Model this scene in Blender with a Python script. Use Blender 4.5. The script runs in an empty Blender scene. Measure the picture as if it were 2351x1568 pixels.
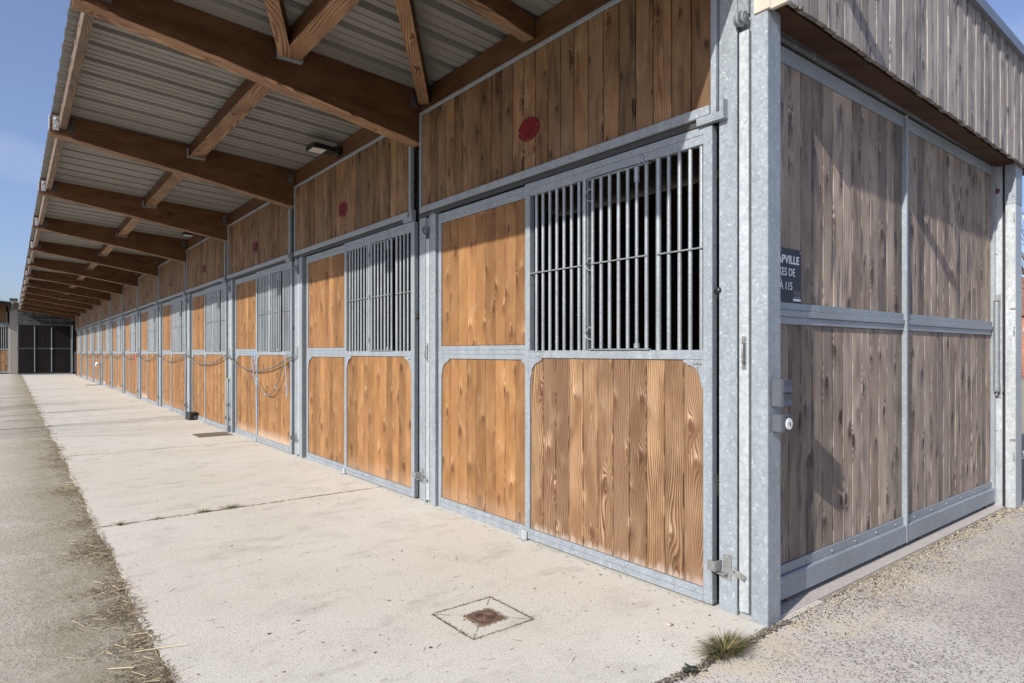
import bpy, bmesh, math, random
from mathutils import Vector, Matrix
random.seed(7)
R = math.radians
sc = bpy.context.scene
COL = sc.collection

# ---------------------------------------------------------------- camera, light, sky
cam_d = bpy.data.cameras.new("camera")
cam = bpy.data.objects.new("camera", cam_d); COL.objects.link(cam)
cam.location = (0, 0, 1.25)
cam.rotation_euler = (R(90), 0, -R(38.277))
cam_d.sensor_width = 36.0
cam_d.lens = 1458 / 2351 * 36
cam_d.shift_y = 25 / 2351
cam_d.clip_start = 0.05; cam_d.clip_end = 1500
sc.camera = cam

SUN = Vector((1.0, 0.19, -0.60)).normalized()      # the way the light travels
sun_el = math.asin(-SUN.z)
ld = bpy.data.lights.new("sun", 'SUN'); ld.energy = 4.6; ld.angle = R(0.55); ld.color = (1.0, 0.965, 0.90)
lo = bpy.data.objects.new("sun", ld); COL.objects.link(lo)
lo.rotation_euler = SUN.to_track_quat('-Z', 'Y').to_euler(); lo.location = (-20, -4, 14)

w = bpy.data.worlds.new("World"); sc.world = w; w.use_nodes = True
nt = w.node_tree; nt.nodes.clear()
sky = nt.nodes.new('ShaderNodeTexSky'); sky.sky_type = 'NISHITA'; sky.sun_disc = False
sky.sun_elevation = sun_el; sky.sun_rotation = math.atan2(-SUN.x, -SUN.y)
sky.air_density = 1.0; sky.dust_density = 1.5; sky.ozone_density = 3.0; sky.altitude = 100
bg = nt.nodes.new('ShaderNodeBackground'); bg.inputs[1].default_value = 0.10
tc = nt.nodes.new('ShaderNodeTexCoord')
mp = nt.nodes.new('ShaderNodeMapping'); mp.inputs['Scale'].default_value = (1.2, 1.2, 3.2)
cn = nt.nodes.new('ShaderNodeTexNoise'); cn.inputs['Scale'].default_value = 2.2; cn.inputs['Detail'].default_value = 7
cr = nt.nodes.new('ShaderNodeValToRGB'); cr.color_ramp.elements[0].position = 0.52; cr.color_ramp.elements[1].position = 0.80
cr.color_ramp.elements[0].color = (0.10, 0.10, 0.10, 1); cr.color_ramp.elements[1].color = (0.5, 0.5, 0.5, 1)
mx = nt.nodes.new('ShaderNodeMixRGB'); mx.inputs[2].default_value = (7.0, 7.4, 8.2, 1)
out = nt.nodes.new('ShaderNodeOutputWorld')
L = nt.links.new
L(tc.outputs['Generated'], mp.inputs[0]); L(mp.outputs[0], cn.inputs['Vector']); L(cn.outputs[0], cr.inputs[0])
L(cr.outputs[0], mx.inputs[0]); 
tint = nt.nodes.new('ShaderNodeMixRGB'); tint.blend_type = 'MULTIPLY'; tint.inputs[0].default_value = 1; tint.inputs[2].default_value = (1.03, 1.06, 1.30, 1)
L(sky.outputs[0], tint.inputs[1]); L(tint.outputs[0], mx.inputs[1]); L(mx.outputs[0], bg.inputs[0]); L(bg.outputs[0], out.inputs[0])

sc.view_settings.view_transform = 'Standard'; sc.view_settings.look = 'None'
sc.view_settings.exposure = 0.27; sc.view_settings.gamma = 1
sc.cycles.max_bounces = 6; sc.cycles.diffuse_bounces = 4; sc.cycles.glossy_bounces = 2

# ---------------------------------------------------------------- material helpers
class N:
    """small node-graph helper"""
    def __init__(s, name):
        s.m = bpy.data.materials.new(name); s.m.use_nodes = True
        s.t = s.m.node_tree; s.t.nodes.clear()
        s.o = s.t.nodes.new('ShaderNodeOutputMaterial')
        s.p = s.t.nodes.new('ShaderNodeBsdfPrincipled')
        s.t.links.new(s.p.outputs[0], s.o.inputs[0])
    def n(s, typ, ins=None, **kw):
        nd = s.t.nodes.new('ShaderNode' + typ)
        for k, v in kw.items(): setattr(nd, k, v)
        if ins:
            for k, v in ins.items(): s.set(nd.inputs[k], v)
        return nd
    def set(s, sock, v):
        if isinstance(v, bpy.types.NodeSocket): s.t.links.new(v, sock)
        elif isinstance(v, bpy.types.Node): s.t.links.new(v.outputs[0], sock)
        else:
            if isinstance(v, (tuple, list)) and len(v) == 3 and sock.type == 'RGBA': v = (*v, 1)
            sock.default_value = v
    def math(s, op, a, b=0.0, c=0.0, clamp=False):
        nd = s.n('Math', operation=op, use_clamp=clamp); s.set(nd.inputs[0], a); s.set(nd.inputs[1], b); s.set(nd.inputs[2], c)
        return nd.outputs[0]
    def xyz(s, x, y, z): return s.n('CombineXYZ', {0: x, 1: y, 2: z}).outputs[0]
    def noise(s, vec, scale=1.0, detail=3.0, rough=0.55):
        return s.n('TexNoise', {'Vector': vec, 'Scale': scale, 'Detail': detail, 'Roughness': rough}).outputs[0]
    def step(s, v, a, b):       # smooth 0..1 between a and b (a may exceed b)
        nd = s.n('MapRange', {0: v, 1: a, 2: b, 3: 0.0, 4: 1.0}, interpolation_type='SMOOTHSTEP'); return nd.outputs[0]
    def rng(s, v, a, b, c, d):
        nd = s.n('MapRange', {0: v, 1: a, 2: b, 3: c, 4: d}); return nd.outputs[0]
    def mix(s, f, a, b, mode='MIX'):
        nd = s.n('MixRGB', {0: f, 1: a, 2: b}, blend_type=mode); return nd.outputs[0]
    def bump(s, h, dist=0.002, strength=1.0):
        nd = s.n('Bump', {'Height': h, 'Distance': dist, 'Strength': strength}); s.t.links.new(nd.outputs[0], s.p.inputs['Normal'])
    def fin(s, col, rough=0.6, metal=0.0, spec=0.5):
        s.set(s.p.inputs['Base Color'], col); s.set(s.p.inputs['Roughness'], rough); s.set(s.p.inputs['Metallic'], metal)
        s.set(s.p.inputs['Specular IOR Level'], spec)
        return s.m

def wood(name, light, dark, late, knot, tone2=None, tone2_amt=0.5, F=95.0, bump=0.0012, stain=None, stain_amt=0.0,
         bleach=None, vary=0.35, knots=1.0, rough=0.62, ring=0.6, chatter=0.2, glow=None, patch=0.5):
    glow = glow or tuple(min(0.9, c * 1.45) for c in light)
    g = N(name)
    uv = g.n('UVMap', uv_map='UVMap').outputs[0]
    sp = g.n('SeparateXYZ', {0: uv}); u, v = sp.outputs[0], sp.outputs[1]
    bid = g.n('Attribute', attribute_name='bid').outputs['Fac']
    oi = g.n('ObjectInfo').outputs['Random']
    seed = g.math('ADD', g.math('MULTIPLY', bid, 17.3), g.math('MULTIPLY', oi, 53.7))
    sv = g.math('ADD', v, g.math('MULTIPLY', seed, 1.37))
    # knots
    KU, KV = 6.6, 2.1
    vo = g.n('TexVoronoi', {'Vector': g.xyz(g.math('MULTIPLY', u, KU), g.math('MULTIPLY', sv, KV), seed), 'Scale': 1.0, 'Randomness': 0.95})
    ps = g.n('SeparateXYZ', {0: vo.outputs['Position']})
    du = g.math('DIVIDE', g.math('SUBTRACT', g.math('MULTIPLY', u, KU), ps.outputs[0]), KU)
    dv = g.math('DIVIDE', g.math('SUBTRACT', g.math('MULTIPLY', sv, KV), ps.outputs[1]), KV)
    du2 = g.math('MULTIPLY', du, du); dv2 = g.math('MULTIPLY', dv, dv)
    kr = g.n('SeparateColor', {0: vo.outputs['Color']})
    on = g.math('GREATER_THAN', kr.outputs[0], 1.0 - 0.85 * knots)
    size = g.rng(kr.outputs[1], 0, 1, 0.45, 1.5)
    # swirl of the grain round a knot
    e = g.math('ADD', g.math('DIVIDE', du2, 0.0010), g.math('DIVIDE', dv2, 0.0075))
    E = g.math('MULTIPLY', g.math('POWER', 2.718, g.math('MULTIPLY', e, -1.0)), g.math('MULTIPLY', on, size))
    low = g.noise(g.xyz(g.math('MULTIPLY', u, 5.0), g.math('MULTIPLY', sv, 0.75), seed), 1.0, 1.5, 0.5)
    mid = g.noise(g.xyz(g.math('MULTIPLY', u, 30.0), g.math('MULTIPLY', sv, 5.0), seed), 1.0, 2.0, 0.5)
    G = g.math('SUBTRACT', u, g.math('MULTIPLY', g.math('MULTIPLY', du, E), 0.85))
    ph = g.math('ADD', g.math('MULTIPLY', G, F), g.math('MULTIPLY', low, 17.0))
    ph = g.math('ADD', ph, g.math('MULTIPLY', mid, 0.8))
    ph = g.math('ADD', ph, g.math('MULTIPLY', E, 2.2))
    fr = g.math('FRACT', ph)
    rg = g.math('MULTIPLY', g.step(fr, 0.15, 0.80), g.step(fr, 1.0, 0.88))
    fine = g.noise(g.xyz(g.math('MULTIPLY', u, 420.0), g.math('MULTIPLY', sv, 9.0), seed), 1.0, 3.0, 0.6)
    broad = g.noise(g.xyz(g.math('MULTIPLY', u, 9.0), g.math('MULTIPLY', sv, 2.6), seed), 1.0, 3.0, 0.55)
    chat = g.noise(g.xyz(g.math('MULTIPLY', u, 15.0), g.math('MULTIPLY', sv, 6.0), seed), 1.0, 2.0, 0.5)
    wn = g.n('TexWhiteNoise', {'W': seed}, noise_dimensions='1D'); wv = wn.outputs[0]
    col = g.mix(g.step(broad, 0.33, 0.68), dark, light)
    if tone2:
        wn2 = g.n('TexWhiteNoise', {'W': g.math('ADD', seed, 3.3)}, noise_dimensions='1D').outputs[0]
        col = g.mix(g.math('MULTIPLY', g.step(wn2, 0.35, 0.95), tone2_amt), col, tone2)
    ramt = g.math('MULTIPLY', g.rng(g.noise(g.xyz(u, sv, g.math('ADD', seed, 9.1)), 2.2, 1.0), 0.3, 0.6, 0.5, 1.0), ring)
    col = g.mix(g.math('MULTIPLY', rg, ramt), col, late)
    col = g.mix(g.math('MULTIPLY', g.step(chat, 0.54, 0.80), chatter), col, g.mix(0.4, light, (0.85, 0.72, 0.55)))
    col = g.mix(g.rng(fine, 0.3, 0.7, 0.0, 0.28), col, late)
    # curly grain beside a knot: pale on one side, dark on the other
    e2 = g.math('ADD', g.math('DIVIDE', du2, 0.0010), g.math('DIVIDE', dv2, 0.0065))
    E2 = g.math('MULTIPLY', g.math('POWER', 2.718, g.math('MULTIPLY', e2, -1.0)), g.math('MULTIPLY', on, g.rng(chat, 0.35, 0.65, 0.3, 1.3)))
    sg_ = g.step(g.math('ADD', dv, g.math('MULTIPLY', g.math('SUBTRACT', mid, 0.5), 0.10)), -0.035, 0.035)
    col = g.mix(g.math('MULTIPLY', g.math('MULTIPLY', g.math('MULTIPLY', E2, sg_), patch), g.math('SUBTRACT', 1.0, g.math('MULTIPLY', rg, 0.75))), col, glow)
    col = g.mix(g.math('MULTIPLY', g.math('MULTIPLY', E2, g.math('SUBTRACT', 1.0, sg_)), patch * 0.7), col, late)
    col = g.mix(g.math('MULTIPLY', rg, g.math('MULTIPLY', E, 0.7)), col, knot)
    col = g.mix(g.math('MULTIPLY', E, 0.18), col, late)
    rk = g.math('MULTIPLY', g.math('SQRT', g.math('ADD', du2, g.math('MULTIPLY', dv2, 0.30))), g.rng(mid, 0.3, 0.7, 0.65, 1.5))
    core = g.math('MULTIPLY', g.step(g.math('DIVIDE', rk, size), 0.0190, 0.0110), on)
    col = g.mix(g.math('MULTIPLY', core, 0.70), col, knot)
    if stain:
        st = g.noise(g.xyz(g.math('MULTIPLY', u, 14.0), g.math('MULTIPLY', sv, 1.7), g.math('ADD', seed, 21.0)), 1.0, 5.0, 0.65)
        col = g.mix(g.math('MULTIPLY', g.step(st, 0.50, 0.72), stain_amt), col, stain)
    hv = g.n('HueSaturation', {'Color': col, 'Value': g.rng(wv, 0, 1, 1 - vary, 1 + vary * 0.6), 'Saturation': 1.0}); col = hv.outputs[0]
    if bleach:
        z0, z1, bc = bleach
        ed = g.math('ADD', v, g.math('MULTIPLY', g.math('SUBTRACT', g.noise(g.xyz(g.math('MULTIPLY', u, 40.0), g.math('MULTIPLY', v, 5.0), seed), 1.0, 4.0), 0.5), 0.16))
        bl = g.n('ObjectInfo').outputs['Random']
        col = g.mix(g.math('MULTIPLY', g.step(ed, z1, z0), g.math('POWER', bl, 2.0)), col, bc)
    hgt = g.math('SUBTRACT', g.math('MULTIPLY', rg, 0.8), g.math('ADD', g.math('MULTIPLY', core, -1.2), g.math('MULTIPLY', fine, 0.5)))
    g.bump(hgt, bump, 0.9)
    return g.fin(col, rough, 0.0, 0.25)

def galv(name, base=(0.50, 0.53, 0.55), metal=0.45, scale=42.0, contrast=0.22, rough=0.42, grime=0.25):
    g = N(name)
    oc = g.n('TexCoord').outputs['Object']
    oi = g.n('ObjectInfo').outputs['Random']
    off = g.n('VectorMath', {0: oc, 1: g.xyz(g.math('MULTIPLY', oi, 31.0), g.math('MULTIPLY', oi, 17.0), oi)}, operation='ADD').outputs[0]
    dn = g.n('TexNoise', {'Vector': off, 'Scale': 35.0, 'Detail': 3.0}).outputs['Color']
    ds = g.n('VectorMath', {0: off, 1: g.n('VectorMath', {0: dn, 'Scale': 0.035}, operation='SCALE').outputs[0]}, operation='ADD').outputs[0]
    v1 = g.n('TexVoronoi', {'Vector': ds, 'Scale': scale, 'Randomness': 1.0})
    v2 = g.n('TexVoronoi', {'Vector': ds, 'Scale': scale * 2.3, 'Randomness': 1.0})
    a = g.n('SeparateColor', {0: v1.outputs['Color']}).outputs[0]
    b = g.n('SeparateColor', {0: v2.outputs['Color']}).outputs[1]
    s_ = g.math('ADD', g.math('MULTIPLY', a, 0.6), g.math('MULTIPLY', b, 0.4))
    spark = g.step(b, 0.93, 0.98)
    val = g.rng(s_, 0.1, 0.9, 1 - contrast, 1 + contrast)
    big = g.noise(g.n('VectorMath', {0: off, 1: (1.0, 6.0, 0.8)}, operation='MULTIPLY').outputs[0], 2.4, 4.0)
    val = g.math('MULTIPLY', val, g.rng(big, 0.3, 0.7, 1 - grime, 1 + grime * 0.5))
    col = g.n('HueSaturation', {'Color': (*base, 1), 'Value': val}).outputs[0]
    col = g.mix(g.math('MULTIPLY', spark, 0.35), col, (0.6, 0.63, 0.65))
    g.bump(g.math('ADD', s_, g.math('MULTIPLY', big, 0.4)), 0.0004, 0.5)
    return g.fin(col, g.rng(s_, 0, 1, rough - 0.08, rough + 0.14), metal)

def plain(name, col, rough=0.5, metal=0.0, bump=0.0, nscale=60.0, var=0.15):
    g = N(name)
    oc = g.n('TexCoord').outputs['Object']
    n = g.noise(oc, nscale, 4.0)
    c = g.n('HueSaturation', {'Color': (*col, 1), 'Value': g.rng(n, 0.3, 0.7, 1 - var, 1 + var)}).outputs[0]
    if bump: g.bump(n, bump, 0.6)
    return g.fin(c, rough, metal)

def emis(name, col, st):
    m = bpy.data.materials.new(name); m.use_nodes = True
    p = m.node_tree.nodes['Principled BSDF']; p.inputs['Base Color'].default_value = (*col, 1)
    p.inputs['Emission Color'].default_value = (*col, 1); p.inputs['Emission Strength'].default_value = st
    return m

M = {}
M['honey'] = wood('honey_larch', (0.43, 0.233, 0.097), (0.29, 0.142, 0.052), (0.145, 0.062, 0.022), (0.10, 0.04, 0.016), tone2=(0.34, 0.175, 0.065), tone2_amt=0.7,
                  F=135, vary=0.26, knots=0.95, bleach=(0.07, 0.24, (0.56, 0.46, 0.37)), ring=0.75, chatter=0.2, glow=(0.64, 0.39, 0.18), patch=0.8)
M['front'] = wood('weathered_larch_front', (0.49, 0.315, 0.175), (0.28, 0.16, 0.078), (0.11, 0.047, 0.02), (0.12, 0.05, 0.025), tone2=(0.20, 0.125, 0.075), tone2_amt=0.85,
                  F=88, bump=0.0026, vary=0.32, knots=0.95, bleach=(0.07, 0.13, (0.5, 0.43, 0.37)), ring=1.0, chatter=0.15, glow=(0.66, 0.47, 0.30), patch=0.8)
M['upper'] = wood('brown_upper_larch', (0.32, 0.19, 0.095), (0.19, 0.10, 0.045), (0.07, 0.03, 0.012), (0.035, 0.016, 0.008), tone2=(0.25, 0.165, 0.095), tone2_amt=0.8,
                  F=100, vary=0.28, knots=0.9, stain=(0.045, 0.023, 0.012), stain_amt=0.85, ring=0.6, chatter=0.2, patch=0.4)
M['grey'] = wood('grey_weathered_larch', (0.49, 0.405, 0.33), (0.31, 0.245, 0.19), (0.12, 0.085, 0.06), (0.05, 0.032, 0.025), tone2=(0.26, 0.225, 0.195), tone2_amt=0.8,
                 F=105, bump=0.0022, vary=0.36, knots=1.0, stain=(0.06, 0.062, 0.072), stain_amt=0.9, ring=0.8, chatter=0.25, patch=0.6)
M['silver'] = wood('silver_weathered_cladding', (0.50, 0.455, 0.41), (0.33, 0.29, 0.26), (0.16, 0.135, 0.12), (0.08, 0.065, 0.055), tone2=(0.34, 0.32, 0.31), tone2_amt=0.7,
                   F=120, bump=0.0022, vary=0.32, knots=0.9, stain=(0.09, 0.085, 0.09), stain_amt=0.85, ring=0.7, chatter=0.1, patch=0.5)
M['beam'] = wood('shaded_brown_beam', (0.165, 0.08, 0.034), (0.10, 0.044, 0.018), (0.055, 0.022, 0.009), (0.03, 0.012, 0.006), F=60, vary=0.2, knots=0.25, ring=0.45, rough=0.6, chatter=0.0, patch=0.1)  # brown timber, its colour lowered to carry the shade under the canopy
M['beam_lit'] = wood('bounce_lit_beam_underside', (0.46, 0.28, 0.16), (0.30, 0.17, 0.09), (0.085, 0.038, 0.018), (0.07, 0.03, 0.015), F=42, vary=0.25, knots=0.5, ring=0.9, rough=0.6, chatter=0.0)  # lit copy of the beam wood: ground bounce put into the colour
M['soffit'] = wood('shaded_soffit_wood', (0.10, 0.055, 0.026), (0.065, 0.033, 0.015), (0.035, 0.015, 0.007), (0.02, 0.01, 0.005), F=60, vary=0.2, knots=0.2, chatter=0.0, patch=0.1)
M['eaves'] = wood('greying_eaves_timber', (0.27, 0.20, 0.15), (0.19, 0.13, 0.09), (0.09, 0.055, 0.035), (0.06, 0.03, 0.02), F=46, vary=0.2, knots=0.6, ring=0.8, chatter=0.0)
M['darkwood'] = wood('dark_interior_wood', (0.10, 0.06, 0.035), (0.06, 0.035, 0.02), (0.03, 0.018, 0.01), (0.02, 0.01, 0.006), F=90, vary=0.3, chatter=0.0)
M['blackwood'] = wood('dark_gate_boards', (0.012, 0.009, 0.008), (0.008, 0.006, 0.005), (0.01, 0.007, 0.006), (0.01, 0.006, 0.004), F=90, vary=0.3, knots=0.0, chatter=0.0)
M['paleedge'] = wood('pale_end_boards', (0.60, 0.53, 0.44), (0.50, 0.43, 0.35), (0.36, 0.29, 0.21), (0.3, 0.2, 0.12), F=110, vary=0.1, knots=0.2, ring=0.35)
M['galv'] = galv('galvanised_steel', (0.265, 0.295, 0.318), 0.12, 70.0, 0.10, 0.48, 0.16)
M['galv_bars'] = galv('galvanised_tube', (0.29, 0.31, 0.32), 0.4, 120, 0.14, 0.38)
M['galv_bright'] = galv('bright_galvanised_steel', (0.44, 0.465, 0.475), 0.28, 50, 0.12, 0.42, 0.15)
M['galv_post'] = galv('large_spangle_steel', (0.275, 0.306, 0.328), 0.15, 52, 0.12, 0.45, 0.14)
M['track_steel'] = plain('shaded_track_steel', (0.05, 0.05, 0.052), 0.6, 0.2)
M['chain'] = galv('dull_chain_steel', (0.26, 0.25, 0.23), 0.6, 120, 0.1, 0.35)
M['galv_dark'] = galv('dull_dark_galvanised_steel', (0.085, 0.09, 0.095), 0.3, 42, 0.12, 0.55)
M['zinc'] = galv('plain_zinc_sheet', (0.42, 0.44, 0.46), 0.35, 30, 0.05, 0.45, 0.2)
M['black'] = plain('black_plastic', (0.012, 0.012, 0.013), 0.38, 0, 0.0005)
M['greyplastic'] = plain('grey_plastic', (0.085, 0.095, 0.11), 0.4, 0, 0.0, 20, 0.08)
M['greyplastic2'] = plain('dark_grey_plastic', (0.05, 0.055, 0.068), 0.35, 0, 0.0, 20, 0.08)
M['white'] = plain('white_plastic', (0.75, 0.75, 0.73), 0.4)
M['red'] = plain('red_enamel', (0.15, 0.003, 0.008), 0.35, 0.0, 0.0, 20, 0.12)
M['reddark'] = plain('dark_red_relief', (0.10, 0.012, 0.012), 0.35, 0.2)
M['sign'] = plain('navy_sign_panel', (0.009, 0.011, 0.021), 0.5, 0, 0, 5, 0.05)
M['signtext'] = plain('white_lettering', (0.72, 0.73, 0.78), 0.5, 0, 0, 5, 0.03)
M['signgrey'] = plain('grey_lettering', (0.25, 0.26, 0.30), 0.5, 0, 0, 5, 0.03)
M['iron'] = plain('rusty_cast_iron', (0.16, 0.095, 0.07), 0.7, 0.2, 0.002, 90, 0.35)
M['grate'] = plain('rusty_grating', (0.25, 0.20, 0.165), 0.75, 0.2, 0.002, 90, 0.35)
M['brass'] = plain('brass', (0.62, 0.45, 0.16), 0.35, 0.8)
M['twine'] = plain('blue_baler_twine', (0.20, 0.42, 0.66), 0.7)
M['pink'] = plain('pink_ribbon', (0.65, 0.10, 0.18), 0.7)
M['wire'] = plain('brown_hose', (0.20, 0.16, 0.14), 0.6)
M['steelhook'] = galv('zinc_plated_fitting', (0.34, 0.34, 0.33), 0.6, 60, 0.05, 0.36)
M['glass_lamp'] = plain('frosted_lamp_glass', (0.62, 0.60, 0.55), 0.25)
M['render'] = plain('beige_render', (0.38, 0.335, 0.275), 0.85, 0, 0.002, 14, 0.06)
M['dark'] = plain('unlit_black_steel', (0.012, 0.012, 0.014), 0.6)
M['redbrick_rough'] = plain('dark_red_boarding', (0.10, 0.03, 0.02), 0.8)

def roofmat():
    g = N('coated_roof_sheet'); oc = g.n('TexCoord').outputs['Object']
    n = g.noise(g.n('VectorMath', {0: oc, 1: (0.6, 3.0, 1.0)}, operation='MULTIPLY').outputs[0], 1.5, 4.0)
    c = g.mix(g.step(n, 0.35, 0.7), (0.24, 0.23, 0.205), (0.195, 0.185, 0.162))
    f = g.noise(oc, 220.0, 2.0); c = g.mix(g.rng(f, 0.35, 0.65, 0, 0.2), c, (0.11, 0.10, 0.09))
    return g.fin(c, 0.55, 0.0)
M['roof'] = roofmat()

def concrete():
    g = N('pale_concrete'); oc = g.n('TexCoord').outputs['Object']
    sp = g.n('SeparateXYZ', {0: oc}); x, y = sp.outputs[0], sp.outputs[1]
    a = g.noise(oc, 0.55, 5.0); b = g.noise(oc, 3.0, 6.0, 0.65); c = g.noise(oc, 105.0, 5.0, 0.8); d = g.noise(oc, 42.0, 4.0, 0.7)
    col = g.mix(g.step(a, 0.36, 0.66), (0.61, 0.57, 0.485), (0.655, 0.62, 0.55))
    col = g.mix(g.math('MULTIPLY', g.step(b, 0.48, 0.72), 0.42), col, (0.43, 0.395, 0.345))
    col = g.mix(g.math('MULTIPLY', g.step(c, 0.51, 0.64), 0.70), col, (0.32, 0.29, 0.25))
    col = g.mix(g.math('MULTIPLY', g.step(c, 0.46, 0.36), 0.55), col, (0.72, 0.69, 0.63))
    col = g.mix(g.math('MULTIPLY', g.step(d, 0.56, 0.70), 0.5), col, (0.29, 0.255, 0.215))
    # scattered dark flecks
    vo = g.n('TexVoronoi', {'Vector': oc, 'Scale': 26.0, 'Randomness': 1.0})
    cc = g.n('SeparateColor', {0: vo.outputs['Color']})
    fl = g.math('MULTIPLY', g.step(vo.outputs['Distance'], 0.17, 0.10), g.math('GREATER_THAN', cc.outputs[0], 0.84))
    col = g.mix(g.math('MULTIPLY', fl, 0.75), col, (0.16, 0.125, 0.095))
    # damp and dirty patches, scuffs
    s2 = g.noise(g.n('VectorMath', {0: oc, 1: (1.6, 3.6, 1.0)}, operation='MULTIPLY').outputs[0], 1.3, 7.0, 0.7)
    col = g.mix(g.math('MULTIPLY', g.step(s2, 0.52, 0.68), 0.45), col, (0.34, 0.305, 0.26))
    s3 = g.noise(g.n('VectorMath', {0: oc, 1: (1.0, 1.7, 1.0)}, operation='MULTIPLY').outputs[0], 5.0, 7.0, 0.75)
    col = g.mix(g.math('MULTIPLY', g.step(s3, 0.63, 0.70), 0.65), col, (0.21, 0.18, 0.14))
    # construction joints
    jn = g.math('MULTIPLY', g.math('SUBTRACT', g.noise(oc, 9.0, 5.0, 0.7), 0.5), 0.035)
    jw = g.rng(g.noise(oc, 6.0, 4.0), 0.35, 0.7, 0.003, 0.010)
    jt = None
    for y0 in (5.39, 9.30, 13.25, 17.2, 21.1, 25.1, 29.0, 33.0, 37.0, 41.0):
        dd = g.math('ABSOLUTE', g.math('SUBTRACT', g.math('ADD', y, jn), y0))
        j = g.math('LESS_THAN', dd, jw); jt = j if jt is None else g.math('MAXIMUM', jt, j)
    # sawn square and diagonals round the drain in front of the nearest door
    cx, cy, hs = 1.752, 2.445, 0.172
    jj = g.math('ADD', g.math('MULTIPLY', jn, 0.5), g.math('MULTIPLY', g.math('SUBTRACT', g.noise(oc, 70.0, 4.0, 0.7), 0.5), 0.016))
    ax = g.math('ABSOLUTE', g.math('SUBTRACT', g.math('ADD', x, jj), cx)); ay = g.math('ABSOLUTE', g.math('SUBTRACT', g.math('ADD', y, jj), cy))
    sq = g.math('ABSOLUTE', g.math('SUBTRACT', g.math('MAXIMUM', ax, ay), hs))
    dg = g.math('ABSOLUTE', g.math('SUBTRACT', ax, ay))
    ins = g.math('LESS_THAN', g.math('MAXIMUM', ax, ay), hs)
    dl = g.math('MULTIPLY', g.math('LESS_THAN', dg, 0.0045), ins)
    sl = g.math('MAXIMUM', g.math('LESS_THAN', sq, g.math('ADD', g.math('MULTIPLY', jw, 0.7), -0.0006)), g.math('MULTIPLY', dl, g.step(g.noise(oc, 14.0), 0.42, 0.5)))
    col = g.mix(g.math('MULTIPLY', sl, 0.75), col, (0.13, 0.105, 0.085))
    # the square round the grating further back
    bx = g.math('SUBTRACT', g.math('ABSOLUTE', g.math('SUBTRACT', x, 2.36)), 0.40); by = g.math('SUBTRACT', g.math('ABSOLUTE', g.math('SUBTRACT', y, 10.36)), 0.42)
    sq2 = g.math('LESS_THAN', g.math('ABSOLUTE', g.math('MAXIMUM', bx, by)), 0.004)
    col = g.mix(g.math('MULTIPLY', sq2, 0.5), col, (0.2, 0.17, 0.14))
    col = g.mix(g.math('MULTIPLY', jt, 0.6), col, (0.10, 0.085, 0.06))
    # dust against the wall
    col = g.mix(g.math('MULTIPLY', g.step(x, 2.45, 2.72), 0.35), col, (0.55, 0.51, 0.45))
    h = g.math('SUBTRACT', g.math('ADD', c, g.math('MULTIPLY', d, 0.7)), g.math('MULTIPLY', g.math('MAXIMUM', jt, sl), 2.0))
    g.bump(h, 0.0030, 0.8)
    return g.fin(col, 0.88, 0, 0.2)
M['concrete'] = concrete()

def grit():
    g = N('dusty_asphalt'); oc = g.n('TexCoord').outputs['Object']
    sp = g.n('SeparateXYZ', {0: oc})
    a = g.noise(oc, 0.8, 6.0, 0.6); c = g.noise(oc, 75.0, 5.0, 0.85); d = g.noise(oc, 24.0, 4.0, 0.7)
    st = g.noise(g.n('VectorMath', {0: oc, 1: (1.5, 3.2, 1.0)}, operation='MULTIPLY').outputs[0], 3.0, 5.0, 0.65)
    col = g.mix(g.step(a, 0.38, 0.62), (0.50, 0.462, 0.38), (0.57, 0.53, 0.455))
    col = g.mix(g.math('MULTIPLY', g.step(st, 0.48, 0.68), 0.45), col, (0.40, 0.37, 0.26))
    col = g.mix(g.math('MULTIPLY', g.step(c, 0.52, 0.62), 0.72), col, (0.15, 0.135, 0.105))
    col = g.mix(g.math('MULTIPLY', g.step(c, 0.46, 0.34), 0.5), col, (0.75, 0.71, 0.62))
    col = g.mix(g.math('MULTIPLY', g.step(d, 0.55, 0.70), 0.4), col, (0.19, 0.17, 0.13))
    mo = g.math('MULTIPLY', g.step(g.math('ADD', sp.outputs[0], g.math('MULTIPLY', g.noise(oc, 4.0, 4.0, 0.7), 0.5)), 0.10, 0.62), g.rng(g.noise(oc, 2.3, 4.0), 0.3, 0.6, 0.55, 1.0))
    col = g.mix(g.math('MULTIPLY', mo, 0.72), col, (0.27, 0.235, 0.15))
    g.bump(g.math('ADD', c, d), 0.009, 1.0)
    return g.fin(col, 0.92, 0, 0.15)
M['grit'] = grit()

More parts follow.
